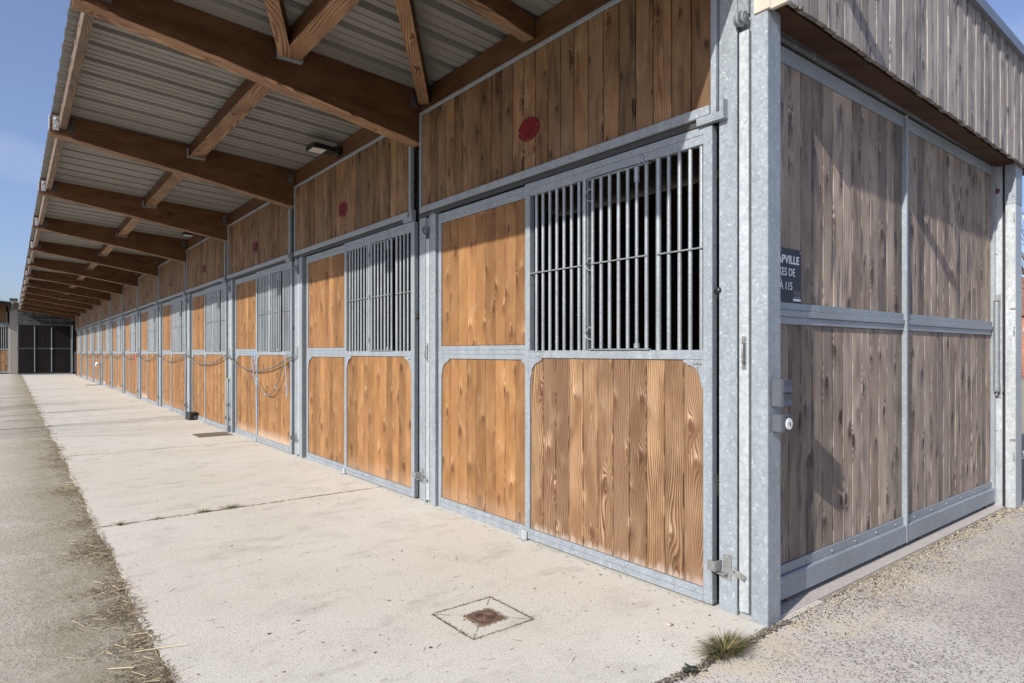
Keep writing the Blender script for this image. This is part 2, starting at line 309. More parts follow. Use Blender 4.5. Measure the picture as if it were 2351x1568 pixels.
def chips():
    g = N('chip_asphalt'); oc = g.n('TexCoord').outputs['Object']
    sp = g.n('SeparateXYZ', {0: oc}); x, y = sp.outputs[0], sp.outputs[1]
    a = g.noise(oc, 1.1, 5.0, 0.6); b = g.noise(oc, 4.5, 5.0, 0.65); f = g.noise(oc, 260.0, 2.0)
    base = g.mix(g.step(a, 0.35, 0.65), (0.58, 0.535, 0.465), (0.63, 0.59, 0.53))
    sand = g.math('MULTIPLY', g.step(y, 0.9, 1.54), g.step(b, 0.40, 0.60))
    base = g.mix(g.math('MULTIPLY', sand, 0.8), base, (0.64, 0.55, 0.38))
    base = g.mix(g.math('MULTIPLY', g.step(b, 0.55, 0.72), 0.25), base, (0.50, 0.43, 0.36))
    gz = g.math('MULTIPLY', g.step(g.math('ADD', x, g.math('ADD', g.math('MULTIPLY', g.noise(oc, 1.6, 5.0, 0.65), 2.2), g.math('MULTIPLY', y, -0.5))), 3.6, 4.9), g.step(y, 1.35, 0.9))
    base = g.mix(g.math('MULTIPLY', gz, 0.7), base, (0.36, 0.325, 0.30))
    col = base
    dens = g.math('SUBTRACT', g.math('ADD', g.rng(g.noise(oc, 2.4, 5.0, 0.65), 0.36, 0.64, 0.16, 0.60), g.math('MULTIPLY', g.step(x, 2.2, 5.5), 0.32)), g.math('MULTIPLY', sand, 0.12))
    for sc_, cthr, colr in ((105.0, 0.0, (0.15, 0.13, 0.12)), (165.0, 0.0, (0.24, 0.21, 0.19)), (72.0, 0.10, (0.19, 0.165, 0.15))):
        dn = g.n('TexNoise', {'Vector': oc, 'Scale': sc_ * 1.3, 'Detail': 2.0}).outputs['Color']
        vv = g.n('VectorMath', {0: oc, 1: g.n('VectorMath', {0: dn, 'Scale': 0.9 / sc_}, operation='SCALE').outputs[0]}, operation='ADD').outputs[0]
        vo = g.n('TexVoronoi', {'Vector': vv, 'Scale': sc_, 'Randomness': 1.0})
        k = g.n('SeparateColor', {0: vo.outputs['Color']})
        m = g.math('MULTIPLY', g.math('LESS_THAN', k.outputs[0], g.math('SUBTRACT', dens, cthr)), g.step(vo.outputs['Distance'], 0.52, 0.40))
        cc = g.n('HueSaturation', {'Color': (*colr, 1), 'Value': g.rng(k.outputs[1], 0, 1, 0.6, 2.4)}).outputs[0]
        col = g.mix(g.math('MULTIPLY', m, 0.9), col, cc)
    col = g.mix(g.rng(f, 0.3, 0.7, 0, 0.25), col, (0.4, 0.35, 0.3))
    # crumbly dark joint against the concrete
    jn = g.math('MULTIPLY', g.math('SUBTRACT', g.noise(oc, 22.0, 4.0, 0.7), 0.5), 0.05)
    j = g.step(g.math('ABSOLUTE', g.math('ADD', g.math('SUBTRACT', y, 1.525), jn)), 0.016, 0.004)
    j = g.math('MULTIPLY', j, g.step(g.noise(oc, 60.0, 2.0), 0.40, 0.52))
    j = g.math('MULTIPLY', j, g.step(x, 2.9, 2.6))
    col = g.mix(g.math('MULTIPLY', j, 0.85), col, (0.075, 0.065, 0.058))
    g.bump(g.math('ADD', g.noise(oc, 95.0, 3.0), f), 0.004, 0.8)
    return g.fin(col, 0.9, 0, 0.2)
M['chips'] = chips()

def attrmat(name, stops, rough=0.8):
    g = N(name); b = g.n('Attribute', attribute_name='bid').outputs['Fac']
    r = g.n('ValToRGB', {0: g.math('FRACT', b)}); e = r.color_ramp.elements
    e[0].color = (*stops[0], 1); e[1].color = (*stops[-1], 1)
    for i, s_ in enumerate(stops[1:-1]): k = e.new((i + 1) / (len(stops) - 1)); k.color = (*s_, 1)
    return g.fin(r.outputs[0], rough, 0, 0.2)
M['straw'] = attrmat('dry_straw', [(0.07, 0.05, 0.032), (0.15, 0.11, 0.068), (0.26, 0.195, 0.125), (0.60, 0.49, 0.31)])
M['crumbs'] = attrmat('crumbled_stone', [(0.04, 0.035, 0.03), (0.13, 0.11, 0.09), (0.42, 0.36, 0.26), (0.66, 0.57, 0.40)])
M['grass'] = attrmat('grass_blades', [(0.045, 0.058, 0.02), (0.085, 0.095, 0.03), (0.20, 0.165, 0.075), (0.36, 0.27, 0.14)])
M['weed'] = attrmat('weed_leaves', [(0.03, 0.04, 0.026), (0.06, 0.07, 0.048), (0.10, 0.095, 0.07)])
M['litter'] = attrmat('leaf_litter', [(0.07, 0.05, 0.035), (0.16, 0.12, 0.07), (0.28, 0.22, 0.14), (0.12, 0.09, 0.06)])
M['bark'] = plain('bare_bark', (0.10, 0.075, 0.06), 0.9, 0, 0.002, 30, 0.3)

def brickmat():
    g = N('red_brick'); oc = g.n('TexCoord').outputs['Object']; sp = g.n('SeparateXYZ', {0: oc})
    b = g.n('TexBrick', {'Vector': g.xyz(sp.outputs[1], sp.outputs[2], 0.0), 'Color1': (0.36, 0.12, 0.06, 1), 'Color2': (0.27, 0.085, 0.045, 1), 'Mortar': (0.4, 0.3, 0.22, 1), 'Scale': 1.0, 'Brick Width': 0.22, 'Row Height': 0.07, 'Mortar Size': 0.008})
    return g.fin(b.outputs[0], 0.85)
M['brick'] = brickmat()
M['lawn'] = plain('lawn', (0.06, 0.09, 0.025), 0.9, 0, 0.01, 60, 0.4)
def stainwall():
    g = N('mottled_grey_gable'); oc = g.n('TexCoord').outputs['Object']
    a = g.noise(g.n('VectorMath', {0: oc, 1: (2.0, 1.0, 3.0)}, operation='MULTIPLY').outputs[0], 2.2, 6.0, 0.7)
    c = g.mix(g.step(a, 0.35, 0.65), (0.03, 0.035, 0.045), (0.16, 0.16, 0.16))
    return g.fin(c, 0.7)
M['stainwall'] = stainwall()

# ---------------------------------------------------------------- mesh builder
class MB:
    def __init__(s): s.v = []; s.f = []; s.uv = []; s.b = []; s.sm = []
    def face(s, pts, uvs=None, b=0.0, sm=False):
        i = len(s.v); s.v += [tuple(p) for p in pts]; s.f.append(tuple(range(i, i + len(pts))))
        s.uv += (uvs or [(p[0] + p[1], p[2]) for p in pts]); s.b.append(b); s.sm.append(sm)
    def raw(s, vs, fs, b=0.0, sm=False, uvf=None):
        i = len(s.v); s.v += [tuple(p) for p in vs]
        for f in fs:
            s.f.append(tuple(i + k for k in f)); s.b.append(b); s.sm.append(sm)
            for k in f:
                p = vs[k]; s.uv.append(uvf(p) if uvf else (p[0] + p[1], p[2]))
    def box(s, x0, x1, y0, y1, z0, z1, bev=0.0, b=0.0, ax=None):
        if x0 > x1: x0, x1 = x1, x0
        if y0 > y1: y0, y1 = y1, y0
        if z0 > z1: z0, z1 = z1, z0
        d = (x1 - x0, y1 - y0, z1 - z0)
        if ax is None: ax = d.index(max(d))
        o = [i for i in range(3) if i != ax]
        uvf = lambda p: (p[o[0]] + p[o[1]], p[ax])
        e = min(bev, min(d) * 0.45)
        if e <= 0:
            vs = [(x, y, z) for x in (x0, x1) for y in (y0, y1) for z in (z0, z1)]
            fs = [(0, 1, 3, 2), (4, 6, 7, 5), (0, 4, 5, 1), (2, 3, 7, 6), (0, 2, 6, 4), (1, 5, 7, 3)]
            s.raw(vs, fs, b, False, uvf); return
        X = (x0, x1); Y = (y0, y1); Z = (z0, z1); sg = (1, -1)
        vs = []; idx = {}
        for i in (0, 1):
            for j in (0, 1):
                for k in (0, 1):
                    for a in range(3):
                        p = [X[i] + sg[i] * e, Y[j] + sg[j] * e, Z[k] + sg[k] * e]
                        p[a] = (X[i], Y[j], Z[k])[a]
                        idx[(i, j, k, a)] = len(vs); vs.append(tuple(p))
        fs = []
        for t in (0, 1):
            fs.append([idx[(t, 0, 0, 0)], idx[(t, 1, 0, 0)], idx[(t, 1, 1, 0)], idx[(t, 0, 1, 0)]][::(1 if t else -1)])
            fs.append([idx[(0, t, 0, 1)], idx[(0, t, 1, 1)], idx[(1, t, 1, 1)], idx[(1, t, 0, 1)]][::(1 if t else -1)])
            fs.append([idx[(0, 0, t, 2)], idx[(1, 0, t, 2)], idx[(1, 1, t, 2)], idx[(0, 1, t, 2)]][::(1 if t else -1)])
        for j in (0, 1):
            for k in (0, 1):
                fs.append((idx[(0, j, k, 1)], idx[(1, j, k, 1)], idx[(1, j, k, 2)], idx[(0, j, k, 2)]))
        for i in (0, 1):
            for k in (0, 1):
                fs.append((idx[(i, 0, k, 0)], idx[(i, 1, k, 0)], idx[(i, 1, k, 2)], idx[(i, 0, k, 2)]))
        for i in (0, 1):
            for j in (0, 1):
                fs.append((idx[(i, j, 0, 0)], idx[(i, j, 1, 0)], idx[(i, j, 1, 1)], idx[(i, j, 0, 1)]))
        for i in (0, 1):
            for j in (0, 1):
                for k in (0, 1): fs.append((idx[(i, j, k, 0)], idx[(i, j, k, 1)], idx[(i, j, k, 2)]))
        s.raw(vs, fs, b, False, uvf)
    def bar(s, p0, p1, wid, hgt, b=0.0, up=(0, 0, 1), bev=0.0):
        """rectangular timber from p0 to p1 (centre line), wid sideways, hgt along up"""
        p0 = Vector(p0); p1 = Vector(p1); d = (p1 - p0).normalized(); side = d.cross(Vector(up)).normalized(); u = side.cross(d).normalized()
        vs = []
        for p in (p0, p1):
            for a, c in ((-1, -1), (1, -1), (1, 1), (-1, 1)): vs.append(p + side * a * wid / 2 + u * c * hgt / 2)
        fs = [(0, 1, 5, 4), (1, 2, 6, 5), (2, 3, 7, 6), (3, 0, 4, 7), (3, 2, 1, 0), (4, 5, 6, 7)]
        uvf = lambda p: ((Vector(p) - p0).dot(side) + (Vector(p) - p0).dot(u), (Vector(p) - p0).dot(d))
        s.raw(vs, fs, b, False, uvf)
    def prism(s, poly, axis, a0, a1, b=0.0, uvf=None):
        """poly: list of 2-D points in the plane normal to axis; extruded a0..a1"""
        def P(q, a):
            return {0: (a, q[0], q[1]), 1: (q[0], a, q[1]), 2: (q[0], q[1], a)}[axis]
        n = len(poly); vs = [P(q, a0) for q in poly] + [P(q, a1) for q in poly]
        fs = [tuple(range(n))[::-1], tuple(range(n, 2 * n))] + [(i, (i + 1) % n, n + (i + 1) % n, n + i) for i in range(n)]
        s.raw(vs, fs, b, False, uvf)
    def tube(s, pts, r, n=8, b=0.0, closed=False, cap=True, r2=None):
        pts = [Vector(p) for p in pts]; m = len(pts); vs = []; prev = None
        for i, p in enumerate(pts):
            if closed: t = (pts[(i + 1) % m] - pts[i - 1])
            else: t = pts[min(i + 1, m - 1)] - pts[max(i - 1, 0)]
            t.normalize()
            if prev is None:
                a = Vector((0, 0, 1)) if abs(t.z) < 0.9 else Vector((1, 0, 0)); nrm = t.cross(a).normalized()
            else:
                nrm = prev - t * prev.dot(t)
                nrm = nrm.normalized() if nrm.length > 1e-6 else t.orthogonal().normalized()
            prev = nrm; bi = t.cross(nrm)
            rr = r if r2 is None else r + (r2 - r) * i / max(1, m - 1)
            for k in range(n):
                an = 2 * math.pi * k / n; vs.append(p + (nrm * math.cos(an) + bi * math.sin(an)) * rr)
        fs = []
        for i in range(m if closed else m - 1):
            j = (i + 1) % m
            for k in range(n): fs.append((i * n + k, i * n + (k + 1) % n, j * n + (k + 1) % n, j * n + k))
        s.raw(vs, fs, b, True)
        if cap and not closed:
            s.raw(vs[:n], [tuple(range(n))[::-1]], b); s.raw(vs[-n:], [tuple(range(n))], b)
    def ball(s, c, r, n=12, m=8, b=0.0, sc=(1, 1, 1)):
        vs = []
        for i in range(m + 1):
            th = math.pi * i / m
            for k in range(n):
                a = 2 * math.pi * k / n
                vs.append((c[0] + r * sc[0] * math.sin(th) * math.cos(a), c[1] + r * sc[1] * math.sin(th) * math.sin(a), c[2] + r * sc[2] * math.cos(th)))
        fs = [(i * n + k, (i + 1) * n + k, (i + 1) * n + (k + 1) % n, i * n + (k + 1) % n) for i in range(m) for k in range(n)]
        s.raw(vs, fs, b, True)
    def cyl(s, p0, p1, r, n=14, b=0.0): s.tube([p0, p1], r, n, b)
    def screw(s, p, r=0.007, nx=-1): s.ball(p, r, 8, 4)
    def build(s, name, mat, parent=None, loc=None, weld=False, **props):
        me = bpy.data.meshes.new(name); me.from_pydata(s.v, [], s.f); me.validate(clean_customdata=False)
        ul = me.uv_layers.new(name='UVMap')
        fl = [c for uv in s.uv for c in uv]
        if len(fl) == len(ul.data) * 2: ul.data.foreach_set('uv', fl)
        at = me.attributes.new('bid', 'FLOAT', 'FACE')
        if len(at.data) == len(s.b): at.data.foreach_set('value', s.b)
        me.polygons.foreach_set('use_smooth', s.sm[:len(me.polygons)] if len(s.sm) >= len(me.polygons) else [False] * len(me.polygons))
        bm = bmesh.new(); bm.from_mesh(me); bmesh.ops.recalc_face_normals(bm, faces=bm.faces); bm.to_mesh(me); bm.free()
        me.materials.append(mat if not isinstance(mat, str) else M[mat]); me.update()
        o = bpy.data.objects.new(name, me); COL.objects.link(o)
        if parent: o.parent = parent
        if loc: o.location = loc
        for k, v in props.items(): o[k] = v
        return o

def thing(name, label, cat, loc=(0, 0, 0), group=None, rz=0.0):
    o = bpy.data.objects.new(name, None); COL.objects.link(o); o.location = loc; o.rotation_euler.z = rz
    o.empty_display_size = 0.2
    o['label'] = label; o['category'] = cat
    if group: o['group'] = group
    return o
def tag(o, label, cat, group=None, kind=None):
    if label: o['label'] = label
    if cat: o['category'] = cat
    if group: o['group'] = group
    if kind: o['kind'] = kind
    return o
def children(o): return [c for c in bpy.data.objects if c.parent == o]
def copy_tree(o, parent=None, loc=None):
    ch = [c for c in COL.objects if c.parent == o]
    c = o.copy(); COL.objects.link(c)
    if parent is not None: c.parent = parent
    if loc is not None: c.location = loc
    for k in ch: copy_tree(k, c)
    return c

def text_mb(txt, size, extrude, bold=0.0, align='CENTER', spacing=1.0):
    cu = bpy.data.curves.new('t', 'FONT'); cu.body = txt; cu.size = size; cu.extrude = extrude; cu.align_x = align; cu.align_y = 'CENTER'
    cu.offset = bold; cu.space_character = spacing; cu.resolution_u = 3
    ob = bpy.data.objects.new('t', cu); COL.objects.link(ob)
    dg = bpy.context.evaluated_depsgraph_get(); me = bpy.data.meshes.new_from_object(ob.evaluated_get(dg))
    vs = [v.co.copy() for v in me.vertices]; fs = [tuple(p.vertices) for p in me.polygons]
    bpy.data.objects.remove(ob); bpy.data.meshes.remove(me)
    return vs, fs

# ================================================================ dimensions
P = 3.01; NB = 13
ORD = ['first', 'second', 'third', 'fourth', 'fifth', 'sixth', 'seventh', 'eighth', 'ninth', 'tenth', 'eleventh', 'twelfth', 'thirteenth']
Y0 = 1.82                      # near edge of the upper panel of bay 0
def yk(k): return Y0 + P * k
XF = 2.695                     # door face
ZR = lambda x: 3.465 + 0.063 * (2.7 - x)      # underside of the roof sheet
YEND = 40.95

# ================================================================ setting
def sheet(name, x0, x1, y0, y1, z, mat, thick=0.0):
    m = MB()
    if thick: m.box(x0, x1, y0, y1, z - thick, z)
    else: m.face([(x0, y0, z), (x1, y0, z), (x1, y1, z), (x0, y1, z)])
    return tag(m.build(name, mat), None, None, kind='structure')
sheet('ground', -600, 700, -600, 900, -0.007, 'grit')
# the walkway has a slightly ragged left edge
m = MB(); pts = []
y = 1.53
while y < 46.2:
    pts.append((0.485 + 0.012 * math.sin(y * 3.1) + random.uniform(-0.009, 0.009), y)); y += 0.035 if y < 9 else 0.12
poly = [(3.2, 1.53)] + [(3.2, 46.3)] + [(p[0], p[1]) for p in reversed(pts)]
m.face([(p[0], p[1], 0.0) for p in poly])
for a, b in zip(pts, pts[1:]): m.face([(a[0], a[1], -0.02), (b[0], b[1], -0.02), (b[0], b[1], 0), (a[0], a[1], 0)])
tag(m.build('walkway', 'concrete'), None, None, kind='structure')
sheet('yard', 0.43, 60, -60, 1.53, -0.004, 'chips')
m = MB(); m.box(2.80, 6.30, 1.562, 1.80, -0.05, 0.008, 0.004); m.box(2.80, 2.81, 1.54, 1.562, -0.05, 0.004)
tag(m.build('kerb', plain('smooth_kerb_concrete', (0.44, 0.40, 0.36), 0.85, 0, 0.002, 40, 0.12)), None, None, kind='structure')
m = MB(); m.box(3.0, 6.3, 1.80, 40.9, -0.03, 0.006)
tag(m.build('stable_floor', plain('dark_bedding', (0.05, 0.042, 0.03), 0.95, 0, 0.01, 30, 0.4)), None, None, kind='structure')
sheet('lawn_verge', 40, 240, 4, 60, 0.004, 'lawn')
sheet('far_path', 40, 70, 2.2, 3.9, 0.004, 'concrete')

# ================================================================ the stable building
ST = thing('stable_building', 'long timber and galvanised steel horse stable, row of sliding box doors under deep canopy', 'stable', (0, 0, 0))

# ---- boards helper
def boards_yz(m, y0, y1, z0, z1, x0, x1, n, seed, gap=0.004, bev=0.003):
    w_ = (y1 - y0) / n
    for i in range(n):
        m.box(x0, x1, y0 + i * w_ + gap / 2, y0 + (i + 1) * w_ - gap / 2, z0, z1, bev, b=seed + i + 0.37, ax=2)

def spandrel(m, ys, zs, sy, x0, x1, w_=0.118, h=0.142):
    """ogee corner gusset; corner at (ys, zs) under a rail, growing in direction sy"""
    pl = [(0, 0), (w_, 0), (w_, -0.010), (w_ - 0.010, -0.018), (w_ - 0.018, -0.018), (w_ - 0.024, -0.027)]
    cx, cz = w_ - 0.024, -(h - 0.030); rx, rz = w_ - 0.040, h - 0.030 - 0.027
    for i in range(1, 9):
        a = math.pi / 2 * i / 8
        pl.append((cx - rx * math.sin(a), cz + rz * math.cos(a)))
    pl += [(0.010, -(h - 0.024)), (0.010, -(h - 0.012)), (0.0, -h)]
    m.prism([(ys + sy * p[0], zs + p[1]) for p in pl], 0, x0, x1)

# ---- sliding door, local origin at the near bottom corner (y grows away from the camera)
DW = 1.442
BARS_Y = [1.909, 1.976, 2.042, 2.110, 2.178, 2.245, 2.313, 2.378, 2.446, 2.514, 2.581, 2.649, 2.732, 2.782, 2.848, 2.915, 2.982, 3.048, 3.115, 3.180]
def make_door(wood_mat, seed):
    d = bpy.data.objects.new('sliding_door', None); COL.objects.link(d); d.parent = ST; d.empty_display_size = 0.2
    o = 1.835
    f = MB(); x0, x1 = XF, XF + 0.044
    # stiles, with a thin welded lip seam
    f.box(x0, x1, 0, 0.052, 0.012, 2.368, 0.003)
    f.box(x0, x1, DW - 0.048, DW, 0.012, 2.372, 0.003)
    # top rail in two pieces, mid rail, bottom rail in two pieces
    f.box(x0 + 0.001, x1 - 0.001, 0.052, DW - 0.048, 2.332, 2.370, 0.002)
    f.box(x0 + 0.003, x1 - 0.003, 0.052, DW - 0.048, 2.285, 2.3315, 0.002)
    f.box(x0 + 0.002, x1 - 0.002, 0.052, DW - 0.048, 1.213, 1.262, 0.003)
    f.box(x0 + 0.002, x1 - 0.002, 0.052, DW - 0.048, 0.046, 0.082, 0.002)
    f.box(x0 - 0.001, x1 - 0.002, 0.052, DW - 0.048, 0.012, 0.0455, 0.003)
    spandrel(f, DW - 0.048, 1.213, -1, x0 + 0.0025, x0 + 0.0075)
    spandrel(f, 0.052, 1.213, 1, x0 + 0.0025, x0 + 0.0075)
    for yy in (0.10, 0.55, 1.0, DW - 0.08): f.ball((x0 + 0.002, yy, 0.063), 0.0075, 8, 4)
    f.build('frame', 'galv', d)
    # small pressed mark on the near gusset
    e = MB(); q = 0.085
    e.box(x0 + 0.0015, x0 + 0.0022, q - 0.001, q + 0.001, 1.150, 1.186)
    for s_ in (-1, 1):
        e.prism([(q, 1.198), (q + s_ * 0.014, 1.191), (q + s_ * 0.026, 1.194), (q + s_ * 0.027, 1.188), (q + s_ * 0.014, 1.186), (q, 1.190)], 0, x0 + 0.0015, x0 + 0.0024)
    e.build('emblem', plain('pressed_mark', (0.11, 0.08, 0.06), 0.7), d)
    b = MB(); boards_yz(b, 0.053, DW - 0.049, 0.083, 1.212, x0 + 0.012, x0 + 0.036, 11, seed)
    b.build('lower_boards', wood_mat, d)
    g = MB(); xc = x0 + 0.022
    fixed = [i for i, q in enumerate(BARS_Y) if q < 2.2 or q > 2.70]
    for i in fixed:
        r = 0.0155 if i == 4 else (0.0165 if i == 12 else 0.0115)
        g.tube([(xc, BARS_Y[i] - o, 1.262 if i != 12 else 1.235), (xc, BARS_Y[i] - o, 2.285 if i != 12 else 2.31)], r, 12)
    g.ball((xc, BARS_Y[12] - o, 2.312), 0.021, 10, 6, sc=(1, 1, 0.6))
    g.box(xc - 0.004, xc + 0.02, 2.704 - o, 2.710 - o, 1.21, 2.30, 0.001)
    g.tube([(xc - 0.017, 1.885 - o, 1.772), (xc - 0.017, 2.178 - o, 1.772)], 0.0045, 6)
    g.tube([(xc - 0.017, 2.748 - o, 1.772), (xc - 0.017, 3.23 - o, 1.772)], 0.0045, 6)
    # small D hook under the grille
    g.tube([(xc - 0.018, 3.12 - o + 0.034 * math.cos(a), 1.252 - 0.030 * math.sin(a)) for a in [math.pi * i / 8 for i in range(9)]], 0.004, 6)
    g.tube([(xc - 0.018, 3.07 - o, 1.254), (xc - 0.018, 3.20 - o, 1.254)], 0.0045, 6)
    g.build('bar_grille', 'galv_bars', d)
    s = MB(); xg = xc - 0.018
    for i in range(5, 12):
        r = 0.0155 if i == 6 else 0.0115
        s.tube([(xg, BARS_Y[i] - o, 1.272), (xg, BARS_Y[i] - o, 2.268)], 0.0105 if i == 6 else r, 12)
    s.tube([(xg, BARS_Y[6] - o, 2.185), (xg, BARS_Y[6] - o, 2.266)], 0.0165, 12)
    s.tube([(xg, BARS_Y[6] - o, 1.272), (xg, BARS_Y[6] - o, 1.30)], 0.0175, 12)
    s.box(xg - 0.013, xg + 0.013, 2.222 - o, 2.672 - o, 2.268, 2.275, 0.001)
    s.box(xg - 0.013, xg + 0.013, 2.222 - o, 2.672 - o, 1.264, 1.271, 0.001)
    s.tube([(xg - 0.014, 2.235 - o, 1.772), (xg - 0.014, 2.655 - o, 1.772)], 0.0045, 6)
    for zz in (1.362, 1.772, 2.182):
        s.tube([(xg - 0.004, 2.660 - o + 0.048 * math.sin(a), zz + 0.036 * math.cos(a)) for a in [math.pi * i / 10 for i in range(11)]], 0.0048, 6)
    s.tube([(xg, 2.262 - o, 2.276), (xg, 2.262 - o, 2.312), (xg, 2.268 - o, 2.322), (xg, 2.278 - o, 2.326), (xg, 2.288 - o, 2.322), (xg, 2.294 - o, 2.312), (xg, 2.294 - o, 2.276)], 0.0052, 6)
    s.build('swing_grille', 'galv_bars', d)
    k = MB(); k.cyl((XF + 0.022, 0.0, 1.552), (XF + 0.022, -0.014, 1.552), 0.008); k.ball((XF + 0.022, -0.026, 1.552), 0.019, 14, 10)
    k.box(XF + 0.018, XF + 0.022, -0.02, -0.012, 1.515, 1.54)
    k.build('knob', 'black', d)
    return d

# ---- fixed panel (beyond the door), local origin at the near edge
FW = 1.115
def make_fixed(wood_u, wood_l, seed):
    d = bpy.data.objects.new('fixed_panel', None); COL.objects.link(d); d.parent = ST; d.empty_display_size = 0.2
    x0, x1 = XF + 0.026, XF + 0.066
    f = MB()
    f.box(x0, x1, 0, 0.022, 0.0, 2.372, 0.002)
    f.box(x0, x1, FW - 0.024, FW + 0.016, 0.0, 2.372, 0.003)
    f.box(x0 + 0.001, x1 - 0.001, 0.022, FW - 0.024, 2.335, 2.371, 0.002)
    f.box(x0 + 0.003, x1 - 0.001, 0.022, FW - 0.024, 2.292, 2.3345, 0.002)
    f.box(x0 + 0.002, x1 - 0.001, 0.022, FW - 0.024, 1.268, 1.300, 0.002)
    f.box(x0 + 0.001, x1 - 0.001, 0.022, FW - 0.024, 1.236, 1.2675, 0.002)
    f.box(x0 + 0.002, x1 - 0.001, 0.022, FW - 0.024, 1.200, 1.2355, 0.002)
    f.box(x0 + 0.002, x1 - 0.001, 0.022, FW - 0.024, 0.045, 0.080, 0.002)
    f.box(x0 - 0.001, x1 - 0.001, 0.022, FW - 0.024, 0.000, 0.0445, 0.003)
    spandrel(f, 0.022, 1.200, 1, x0 + 0.0025, x0 + 0.0075, 0.045, 0.05)
    spandrel(f, FW - 0.024, 1.200, -1, x0 + 0.0025, x0 + 0.0075)
    for yy in (0.1, 0.42, 0.75, FW - 0.06):
        f.ball((x0 + 0.002, yy, 0.062), 0.007, 8, 4); f.ball((x0 + 0.003, yy, 2.315), 0.007, 8, 4)
    f.build('frame', 'galv', d)
    b = MB(); boards_yz(b, 0.023, FW - 0.025, 0.081, 1.199, x0 + 0.012, x0 + 0.034, 9, seed); b.build('lower_boards', wood_l, d)
    b = MB(); boards_yz(b, 0.023, FW - 0.025, 1.301, 2.291, x0 + 0.012, x0 + 0.034, 9, seed + 20); b.build('upper_boards', wood_u, d)
    return d

# ---- upper panel, local origin at the near edge
UW = 2.862
def make_upper(seed):
    d = bpy.data.objects.new('upper_panel', None); COL.objects.link(d); d.parent = ST; d.empty_display_size = 0.2
    x0 = XF; f = MB()
    f.box(x0 - 0.004, x0 + 0.034, 0, 0.032, 2.412, 3.262, 0.003)
    f.box(x0 - 0.002, x0 + 0.034, UW - 0.026, UW, 2.412, 3.262, 0.003)
    f.box(x0 - 0.016, x0 + 0.034, 0.0325, UW - 0.0265, 2.412, 2.462, 0.004)
    f.box(x0 - 0.002, x0 + 0.034, 0.0325, UW - 0.0265, 3.235, 3.262, 0.003)
    f.build('frame', 'galv', d)
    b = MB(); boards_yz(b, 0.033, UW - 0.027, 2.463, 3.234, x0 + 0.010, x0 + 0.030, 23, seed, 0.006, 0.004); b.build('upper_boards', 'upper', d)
    t = MB()   # sliding track under the panel
    t.box(x0 + 0.004, x0 + 0.010, 0.02, UW + 0.02, 2.376, 2.411, 0.001)
    t.box(x0 + 0.004, x0 + 0.060, 0.02, UW + 0.02, 2.4055, 2.4115, 0.001)
    t.box(x0 + 0.070, x0 + 0.078, 0.02, UW + 0.02, 2.30, 2.60, 0.001)
    t.build('door_track', 'track_steel', d)
    for yy in (0.42, 1.05): h = MB(); h.cyl((x0 + 0.02, yy, 2.366), (x0 + 0.02, yy, 2.41), 0.006, 8); h.build('hanger_rod', 'galv', d)
    h = MB()
    # end bracket
    h.box(x0 - 0.022, x0 + 0.012, -0.055, 0.10, 2.372, 2.384, 0.002)
    h.box(x0 - 0.022, x0 - 0.018, -0.050, 0.10, 2.384, 2.410, 0.001)
    h.box(x0 - 0.024, x0 - 0.016, -0.046, -0.036, 2.38, 2.468, 0.002)
    h.box(x0 - 0.024, x0 + 0.022, -0.052, -0.046, 2.375, 2.468, 0.002)
    h.box(x0 + 0.012, x0 + 0.022, -0.052, -0.020, 2.375, 2.455, 0.002)
    h.ball((x0 - 0.02, -0.025, 2.395), 0.006, 8, 4)
    h.build('track_bracket', 'galv', d)
    return d

